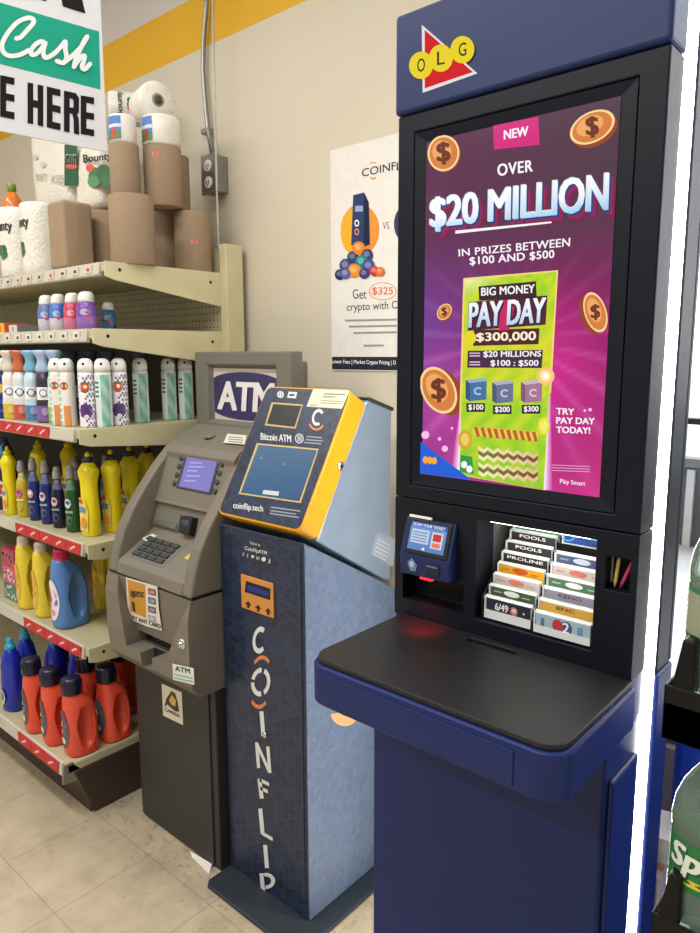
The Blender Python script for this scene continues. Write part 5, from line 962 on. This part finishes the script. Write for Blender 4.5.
RIGHT = [('2', (170, 198, 212), (206, 60, 70), 'pale blue card stack with red and blue circles at the bottom right'), ('ENC', (226, 180, 80), (110, 70, 50), 'yellow card stack second from the bottom right of the slip rack'), ('KENO', (156, 152, 170), (90, 70, 90), 'grey lilac card stack in the right column of the slip rack'), ('', (90, 130, 96), W_, 'green card stack in the right column of the slip rack'), ('', (206, 196, 190), (220, 120, 110), 'cream card stack in the right column of the slip rack'), ('', (70, 84, 120), (190, 200, 216), 'slate blue card stack in the right column of the slip rack'), (None,)*4, ('', (36, 84, 170), (90, 180, 226), 'large blue card stack with light circle near the top right'), ('', (90, 92, 96), W_, 'dark card stack at the very top right of the slip rack')]
for side, lst in ((0, LEFT), (1, RIGHT)):
    x0, x1 = ((cx0, cxm_-.004), (cxm_+.004, cx1-.003))[side]
    for i, (tx, c_, tc_, lab) in enumerate(lst):
        if lab is None: continue
        y = ry0+i*dyt-(.004 if side else 0); zt = rz+.047+i*dzt-(.004 if side else 0); zb_ = rz+.0005 if i == 0 else rz+.01+(i-1)*dzt
        t = thing('lottery_slip_stack', lab, 'slip stack', ((x0+x1)/2, y, zb_), 'selection slips in the kiosk rack')
        b = MB(VP); b.box(x0+.004, x1-.001, y-.003, y+.003, zb_, zt-.002, col=(230, 230, 228)); b.box(x0+.0045, x1-.0015, y-.0034, y-.003, zt-.034, zt-.0035, col=c_)
        q2 = XG(b, y-.0034, VP, .0003)
        zc0, zc1 = zt-.029, zt-.009
        if i: zc0 = zt-.0195
        if tx == '6/49': q2.t(tx, x0+.025, zc1-.001, x0+.055, zc0+.004, tc_, 2, bold=.03); q2.disc(x0+.068, (zc0+zc1)/2, .0085, .0095, (206, 110, 110), 2); q2.t('49', x0+.063, zc1-.004, x0+.073, zc0+.006, W_, 3, bold=.03); q2.disc(x0+.09, (zc0+zc1)/2, .002, .002, W_, 2)
        elif tx == '2': q2.disc(x0+.05, (zc0+zc1)/2, .011, .013, (200, 60, 70), 2); q2.disc(x0+.067, (zc0+zc1)/2-.001, .012, .014, (60, 90, 140), 1.6); q2.t('2', x0+.061, zc1, x0+.073, zc0, W_, 3, bold=.04); q2.rect(x0+.015, zc0+.002, x0+.022, zc1-.002, (90, 130, 160), 2); q2.rect(x0+.09, zc0+.002, x0+.1, zc1-.002, (110, 160, 190), 2)
        elif tx: q2.t(tx, (x0+x1)/2-.03*len(tx)/6-.004, zc1+.002, (x0+x1)/2+.036*len(tx)/6, zc0+.006, tc_, 2, bold=.035)
        elif side == 1 and i == 7: q2.ring(x0+.012, zt-.008, .016, .016, .8, tc_, 2); q2.rect(x0+.06, zt-.012, x0+.1, zt-.009, W_, 2); q2.poly([(x0+.03, zt-.034), (x0+.07, zt-.02), (x0+.11, zt-.028), (x0+.11, zt-.034)], (40, 60, 130), 2)
        else: q2.disc((x0+x1)/2, (zc0+zc1)/2+.003, .018, .006, tc_, 2); q2.rect(x0+.012, zc0+.006, x0+.03, zc0+.009, mix(tc_, c_, .4), 2); q2.rect(x1-.03, zc0+.005, x1-.012, zc0+.008, mix(tc_, c_, .4), 2)
        b.build('slips', t)
        e_ = MB(lens_m); e_.box(x0+.0005, x1, y-.0055, y-.0043, zb_, zt-.028) if i == 0 else e_.box(x0+.0005, x1, y-.0052, y-.0040, zt-.031, zt-.027); e_.box(x0+.0005, x0+.003, y-.005, y+.004, zb_, zt); e_.box(x0+.0005, x1, y+.0034, y+.0042, zt-.006, zt+.002); e_.build('clear_sleeve', t)
for x, c_, lab, rot in ((px0+.012, (206, 176, 90), 'yellow pencil in the kiosk pen holder', .1), (px0+.022, (190, 50, 90), 'red pencil slanting in the kiosk pen holder', .35)):
    b = MB(VG); b.lathe((0, 0, 0), [(.0008, 0), (.0034, .010), (.0034, .055), (.003, .056)], n=8, col=c_, smooth=False); o = b.build('pencil'); o.location = (x, KY+.016, pz0+.003); o.rotation_euler = (0, rot, 0); tag(o, lab, 'pencil')
# ticket checker
tcx0, tcx1 = fy(406, 560, KY-.03)[0], fy(465, 560, KY-.03)[0]; tcx0, tcx1 = -.912, -.782
b = MB(M['navyhdr']); b.prism([(KY+.002, 1.068), (KY-.028, 1.072), (KY-.030, 1.118), (KY-.006, 1.196), (KY+.002, 1.196)], 'x', tcx0, tcx1); tc_ = b.build('ticket_checker', sv, bevel=.006, seg=3)
tn = np.array([0, -(1.196-1.118), .024]); tn /= np.linalg.norm(tn); tp0 = np.array([0, KY-.030, 1.118])
b = MB(M['black']); P3 = lambda x, t, d: np.array([x, KY-.030+.024*t, 1.118+.078*t])+tn*d
b.hull8([P3(tcx0+.012, .04, -.002), P3(tcx1-.006, .04, -.002), P3(tcx1-.006, .99, -.002), P3(tcx0+.012, .99, -.002)], [P3(tcx0+.014, .06, .004), P3(tcx1-.008, .06, .004), P3(tcx1-.008, .97, .004), P3(tcx0+.014, .97, .004)]); sb_ = b.build('screen_frame', tc_, bevel=.0015)
b = MB(VS); vs_ = [P3(tcx0+.020, .16, .0046), P3(tcx1-.016, .16, .0046), P3(tcx1-.016, .9, .0046), P3(tcx0+.020, .9, .0046)]; b.add(vs_, [(0, 1, 2, 3)], col=[[(90, 130, 190), (90, 130, 190), (110, 150, 206), (110, 150, 206)]])
class TG(G):
    def __init__(s, mb, O, U, V, nn, mat, eps=.0003): s.mb = mb; s.O = O; s.U = U; s.V = V; s.n = nn; s.mat = mat; s.eps = eps
    def pt(s, u, v, l): return s.O+s.U*u+s.V*v+s.n*s.eps*l
q3 = TG(b, vs_[0], vs_[1]-vs_[0], vs_[3]-vs_[0], tn, VS)
q3.rect(0, .84, 1, 1., (50, 90, 180), 1); q3.t('SCAN YOUR TICKET', .06, .96, .94, .86, W_, 2, bold=.02); q3.rect(.06, .25, .55, .75, (190, 206, 226), 1); q3.rect(.62, .16, .92, .74, (214, 216, 220), 1); q3.rect(.66, .42, .88, .68, (206, 50, 60), 2); q3.rect(.66, .2, .88, .36, (226, 120, 110), 2)
for i in range(4): q3.rect(.1, .32+i*.1, .5, .36+i*.1, (110, 140, 180), 2)
q3.disc(.45, .08, .04, .05, (230, 236, 246), 2); b.build('screen', sb_)
b = MB(M['white']); b.hull8([P3(tcx0+.012, 1., .001), P3(tcx0+.07, 1., .001), P3(tcx0+.07, 1.07, .001), P3(tcx0+.012, 1.07, .001)], [P3(tcx0+.012, 1., .006), P3(tcx0+.07, 1., .006), P3(tcx0+.07, 1.07, .006), P3(tcx0+.012, 1.07, .006)]); b.build('white_trim', tc_)
b = MB(VP); q4 = XG(b, KY-.0305, VP, .0004); q4.poly([(tcx0+.022, 1.100), (tcx0+.034, 1.112), (tcx0+.048, 1.098), (tcx0+.044, 1.084), (tcx0+.03, 1.082)], (110, 130, 170), 1); q4.disc(tcx0+.034, 1.098, .006, .007, (180, 196, 220), 2); b.build('scan_mark', tc_); b = MB(VP); q4 = XG(b, KY-.0305, VP, .0004); q4.rect(tcx0+.07, 1.083, tcx0+.105, 1.108, (20, 24, 46), 1); q4.rect(tcx0+.073, 1.1, tcx0+.1, 1.104, (90, 110, 150), 2); b.build('scan_slot', tc_)
MB(M['red_led']).box(tcx0+.05, tcx0+.08, KY-.022, KY-.012, 1.0665, 1.0695).build('scanner_light', tc_)

# counter
def crr(x0, x1, y0, y1, r, n=8):
    pts = [(x1, y1), (x0, y1)]
    for cx_, cy_, a0 in ((x0+r, y0+r, PI), (x1-r, y0+r, 1.5*PI)):
        for i in range(n+1): a = a0+PI/2*i/n; pts.append((cx_+r*math.cos(a), cy_+r*math.sin(a)))
    return pts
b = MB(M['kblue']); b.prism(crr(-.93, -.398, .925, KY-.002, .045), 'z', .875, .9565); ap = b.build('counter_apron', ks, bevel=.006, seg=3)
b = MB(M['kblue']); b.box(-.895, -.475, .9225, .926, .884, .944); b.build('drawer_front', ap, bevel=.003, seg=2)
b = MB(M['counter']); b.prism(crr(-.924, -.404, .933, KY-.002, .042), 'z', .957, .9675); ct = b.build('counter_top', ks)
ka = fz(465, 640, .9675); kb = fz(519, 652, .9675); k = MB(M['counter']); kc = [(-.0, 0)]
yk = (ka[1]+kb[1])/2; k.prism([(x_+.011*math.cos(a), yk+.011*math.sin(a)) for x_, a in [(kb[0]-.011, (-.5+i/8)*PI) for i in range(9)]+[(ka[0]+.011, (.5+i/8)*PI) for i in range(9)]], 'z', .950, .99); cut(ct, k); bev(ct, .002)
MB(M['dark']).box(ka[0]-.004, kb[0]+.004, yk-.013, yk+.013, .9568, .9585).build('slot_shade', ct)  # dark sheet stands in for shade the shallow slot lacks
# lower body
b = MB(M['kblue']); b.box(KX0+.010, KX1-.004, 1.146, 1.306, 0, .874); lb_ = b.build('base_cabinet', ks, bevel=.008, seg=3)
b = MB(M['kblue']); b.box(KX1-.006, KX1+.004, 1.165, 1.295, .03, .80); b.build('side_door', lb_, bevel=.005, seg=2)
b = MB(M['kblue']); b.box(KX0+.006, KX1-.002, KY, 1.306, .874, .962); b.build('mounting_neck', ks)
# light strips and rear frame
for x0, x1 in ((KX1-.006, KX1+.001), (KX0-.001, KX0+.006)):
    MB(M['led']).box(x0, x1, 1.308, 1.364, .0, 2.2).build('light_strip', ks)
b = MB(M['kblue']); b.box(KX0+.008, KX1-.008, 1.306, 1.372, 0, .98); b.box(KX0+.008, KX0+.06, 1.307, 1.372, .98, 2.2); b.box(KX1-.06, KX1-.008, 1.307, 1.372, .98, 2.2); b.build('core_frame', ks)
b = MB(M['kdark']); b.box(KX0-.002, KX1+.002, 1.446, 1.465, .93, 2.20); b.box(KX0-.002, KX0+.06, 1.373, 1.446, .93, 2.2); b.box(KX1-.06, KX1+.002, 1.373, 1.446, .93, 2.2); b.build('rear_frame', ks, bevel=.004)
b = MB(M['blueplastic'] if False else M['kblue']); b.box(KX0-.004, KX1+.006, 1.373, 1.465, 0, .928); b.build('rear_cabinet', ks, bevel=.008, seg=3)

# ------------------------------------------------------------------ soda rack, bottles and things by the window
rky = 1.07; rkx0 = fy(664, 686, rky)[0]; rkx2 = fy(651, 914, rky)[0]
dr_ = thing('drinks_rack', 'black plastic tiered drinks rack at the right edge, beside the lottery kiosk', 'rack', (-.15, 1.15, 0))
b = MB(M['rackblk']); b.box(.02, .06, 1.24, 1.27, 0, 1.6); b.box(-.28, -.25, 1.24, 1.27, 0, 1.35); b.build('back_post', dr_, bevel=.004)
MB(M['rackblk']).prism([(-.3, 1.06), (.2, 1.06), (.2, 1.3), (-.3, 1.3)], 'z', 0, .04).build('foot_plate', dr_, bevel=.01)
zt1 = fy(664, 684, rky)[2]; zt2 = fy(651, 912, rky)[2]; fl1 = fy(690, 582, 1.13)[2]-.173; fl2 = fy(676, 822, 1.13)[2]-.173
for zt in (zt1, zt2):
    b = MB(M['rackblk']); x0 = rkx0 if zt == zt1 else rkx2; t = .006; fz_ = (fl1 if zt == zt1 else fl2)-.0005
    zb_ = min(fz_-.008, zt-.088); b.box(x0, .2, rky, rky+.17, zb_, fz_); b.box(x0, .2, rky, rky+t, zb_, zt); b.box(x0, x0+t, rky, rky+.17, zb_, zt); b.box(.194, .2, rky, rky+.17, zb_, zt); b.box(x0, .2, rky+.17-t, rky+.17, zb_, zt+.03)
    o = b.build('tray', dr_, bevel=.003)
    b = MB(M['rackblk']); b.hull8([(x0+.008, rky+.002, zt-.01), (x0+.04, rky+.002, zt-.01), (x0+.04, rky+.05, zt-.01), (x0+.008, rky+.05, zt-.01)], [(x0+.02, rky+.006, zt+.075), (x0+.038, rky+.006, zt+.075), (x0+.038, rky+.035, zt+.075), (x0+.02, rky+.035, zt+.075)]); b.build('tray_arm', dr_, bevel=.004)
def pet(name, tint, rough=.05):
    m, nt, b_ = newmat(name); b_.inputs['Base Color'].default_value = L(tint); b_.inputs['Transmission Weight'].default_value = .85; b_.inputs['Roughness'].default_value = rough; b_.inputs['IOR'].default_value = 1.15; return m
PET = pet('pale_green_bottle_plastic', (222, 244, 230))
def soda(loc, lab, back):
    t = thing('soda_bottle', lab, 'soda bottle', loc, None); R = .054; x, y, z = loc
    b = MB(PET); prof = [(.03, .004), (.042, .0), (.052, .014), (R, .04), (R, .085), (.0525, .09), (.0525, .175), (R, .18), (R, .2), (.050, .225), (.040, .252), (.026, .276), (.016, .29), (.0135, .296), (.0135, .312)]
    b.lathe((x, y, z), prof, n=48); o = b.build('bottle_body', t)
    b = MB(VP); Rl = .0535; n = 48; gr = (32, 122, 60); cr = (150, 156, 132)
    def cl(th, zz): return (cr if back else gr) if .100 < zz < .165 or not back else (60, 120, 80)
    b.lathe((x, y, z), rings([(Rl, .092), (Rl, .173)], .008), n=n, col=cl, cap=False)
    g = CG(b, (x, y, z), Rl, VP, eps=.0006, th0=-.62)
    if not back:
        for dx, dz, c_, l in ((.003, -.003, (20, 80, 40), 1), (0, 0, (236, 240, 232), 2)): g.t('Sprite', -.012+dx, .166+dz, .118+dx, .115+dz, c_, l, bold=.04, shear=.2)
        g.disc(.03, .108, .03, .006, (226, 206, 60), 1)
    else:
        for i in range(7): g.rect(-.04, .107+i*.0085, .06-.01*(i % 3), .110+i*.0085, (90, 96, 80), 1)
    b.build('label', t)
    b = MB(VG); b.lathe((x, y, z+.294), [(.0155, 0), (.0155, .018), (.0145, .02)], n=28, col=(30, 120, 60)); b.build('cap', t); return t
s1 = soda((-.246, rky+.075, fl1), 'pale green soda bottle showing its back label, upper tier of the drinks rack', True)
s2 = soda((-.244, rky+.07, fl2), 'pale green soda bottle with green Sprite label, lower tier of the drinks rack', False)
b = MB(M['blueplastic']); q = fy(673, 745, 1.62); b.box(q[0]+.0, q[0]+.5, 1.62, 1.76, 0, q[2]+.03); tag(b.build('recycling_bin', bevel=.02, seg=3), 'bright blue plastic bin standing under the window behind the drinks rack', 'bin')
PB = [(-.575, 1.50)]
bx = thing('flyer_box', 'pale cardboard box full of loose flyers on the floor behind the kiosk', 'box', (-.42, 1.64, 0)); b = MB(VK); b.box(-.52, -.405, 1.48, 1.61, 0, .42, col=(196, 190, 186)); b.build('carton', bx, bevel=.004)
for i, c_ in enumerate(((236, 234, 230), (222, 150, 130), (214, 218, 226), (230, 226, 216))):
    b = MB(VP); b.box(-.05, .05, -.05, .06, 0, .004+.01*i, col=c_); o = b.build('flyer_stack', bevel=.001); o.location = (-.46+.004*i, 1.545, .4205+sum(.0045+.01*k_ for k_ in range(i))); o.rotation_euler = (0, 0, .1*i); tag(o, ('white flyer stack lowest in the pile behind the kiosk', 'pink printed flyer stack second in the pile behind the kiosk', 'bluish flyer stack third in the pile behind the kiosk', 'cream flyer stack on top of the pile behind the kiosk')[i], 'flyers', 'flyers behind the kiosk')

# ------------------------------------------------------------------ light
wd = bpy.data.worlds.new('world'); scene.world = wd; wd.use_nodes = True; nt = wd.node_tree; N = nt.nodes; K = nt.links; bgn = N['Background']
tc = N.new('ShaderNodeTexCoord'); sp = N.new('ShaderNodeSeparateXYZ'); K.new(tc.outputs['Generated'], sp.inputs[0])
cr = N.new('ShaderNodeValToRGB'); mr = N.new('ShaderNodeMapRange'); mr.inputs['From Min'].default_value = -1; K.new(sp.outputs['Y'], mr.inputs['Value']); K.new(mr.outputs['Result'], cr.inputs['Fac'])
cr.color_ramp.elements[0].position = .45; cr.color_ramp.elements[0].color = (.34, .33, .305, 1); cr.color_ramp.elements[1].position = .62; cr.color_ramp.elements[1].color = (3.2, 3.25, 3.3, 1)
K.new(cr.outputs['Color'], bgn.inputs['Color']); bgn.inputs['Strength'].default_value = 1.0
def area(name, loc, tgt, sx, sy, power, col):
    l = bpy.data.lights.new(name, 'AREA'); l.shape = 'RECTANGLE'; l.size = sx; l.size_y = sy; l.energy = power; l.color = col; o = bpy.data.objects.new(name, l); COL.objects.link(o); o.location = loc
    o.rotation_euler = (Vector(tgt)-Vector(loc)).to_track_quat('-Z', 'Y').to_euler(); return o
area('fluorescent_row', (-1.8, .1, 3.3), (-1.8, .1, 0), 3.6, .3, 70, (1, .965, .9)); area('fluorescent_row', (-1.8, -1.9, 3.3), (-1.8, -1.7, 0), 3.6, .3, 78, (1, .965, .9))
area('recess_glow', (-.61, KY+.03, 1.206), (-.61, KY+.09, 1.0), .2, .02, .22, (1, .97, .92))
pl = bpy.data.lights.new('scanner_glow', 'SPOT'); pl.energy = 1.2; pl.color = (1, .02, .04); pl.spot_size = 1.5; pl.spot_blend = .8; pl.shadow_soft_size = .01; po_ = bpy.data.objects.new('scanner_glow', pl); COL.objects.link(po_); po_.location = (-.85, KY-.03, 1.06)
scene.view_settings.view_transform = 'Standard'; scene.view_settings.look = 'None'; scene.view_settings.exposure = 0
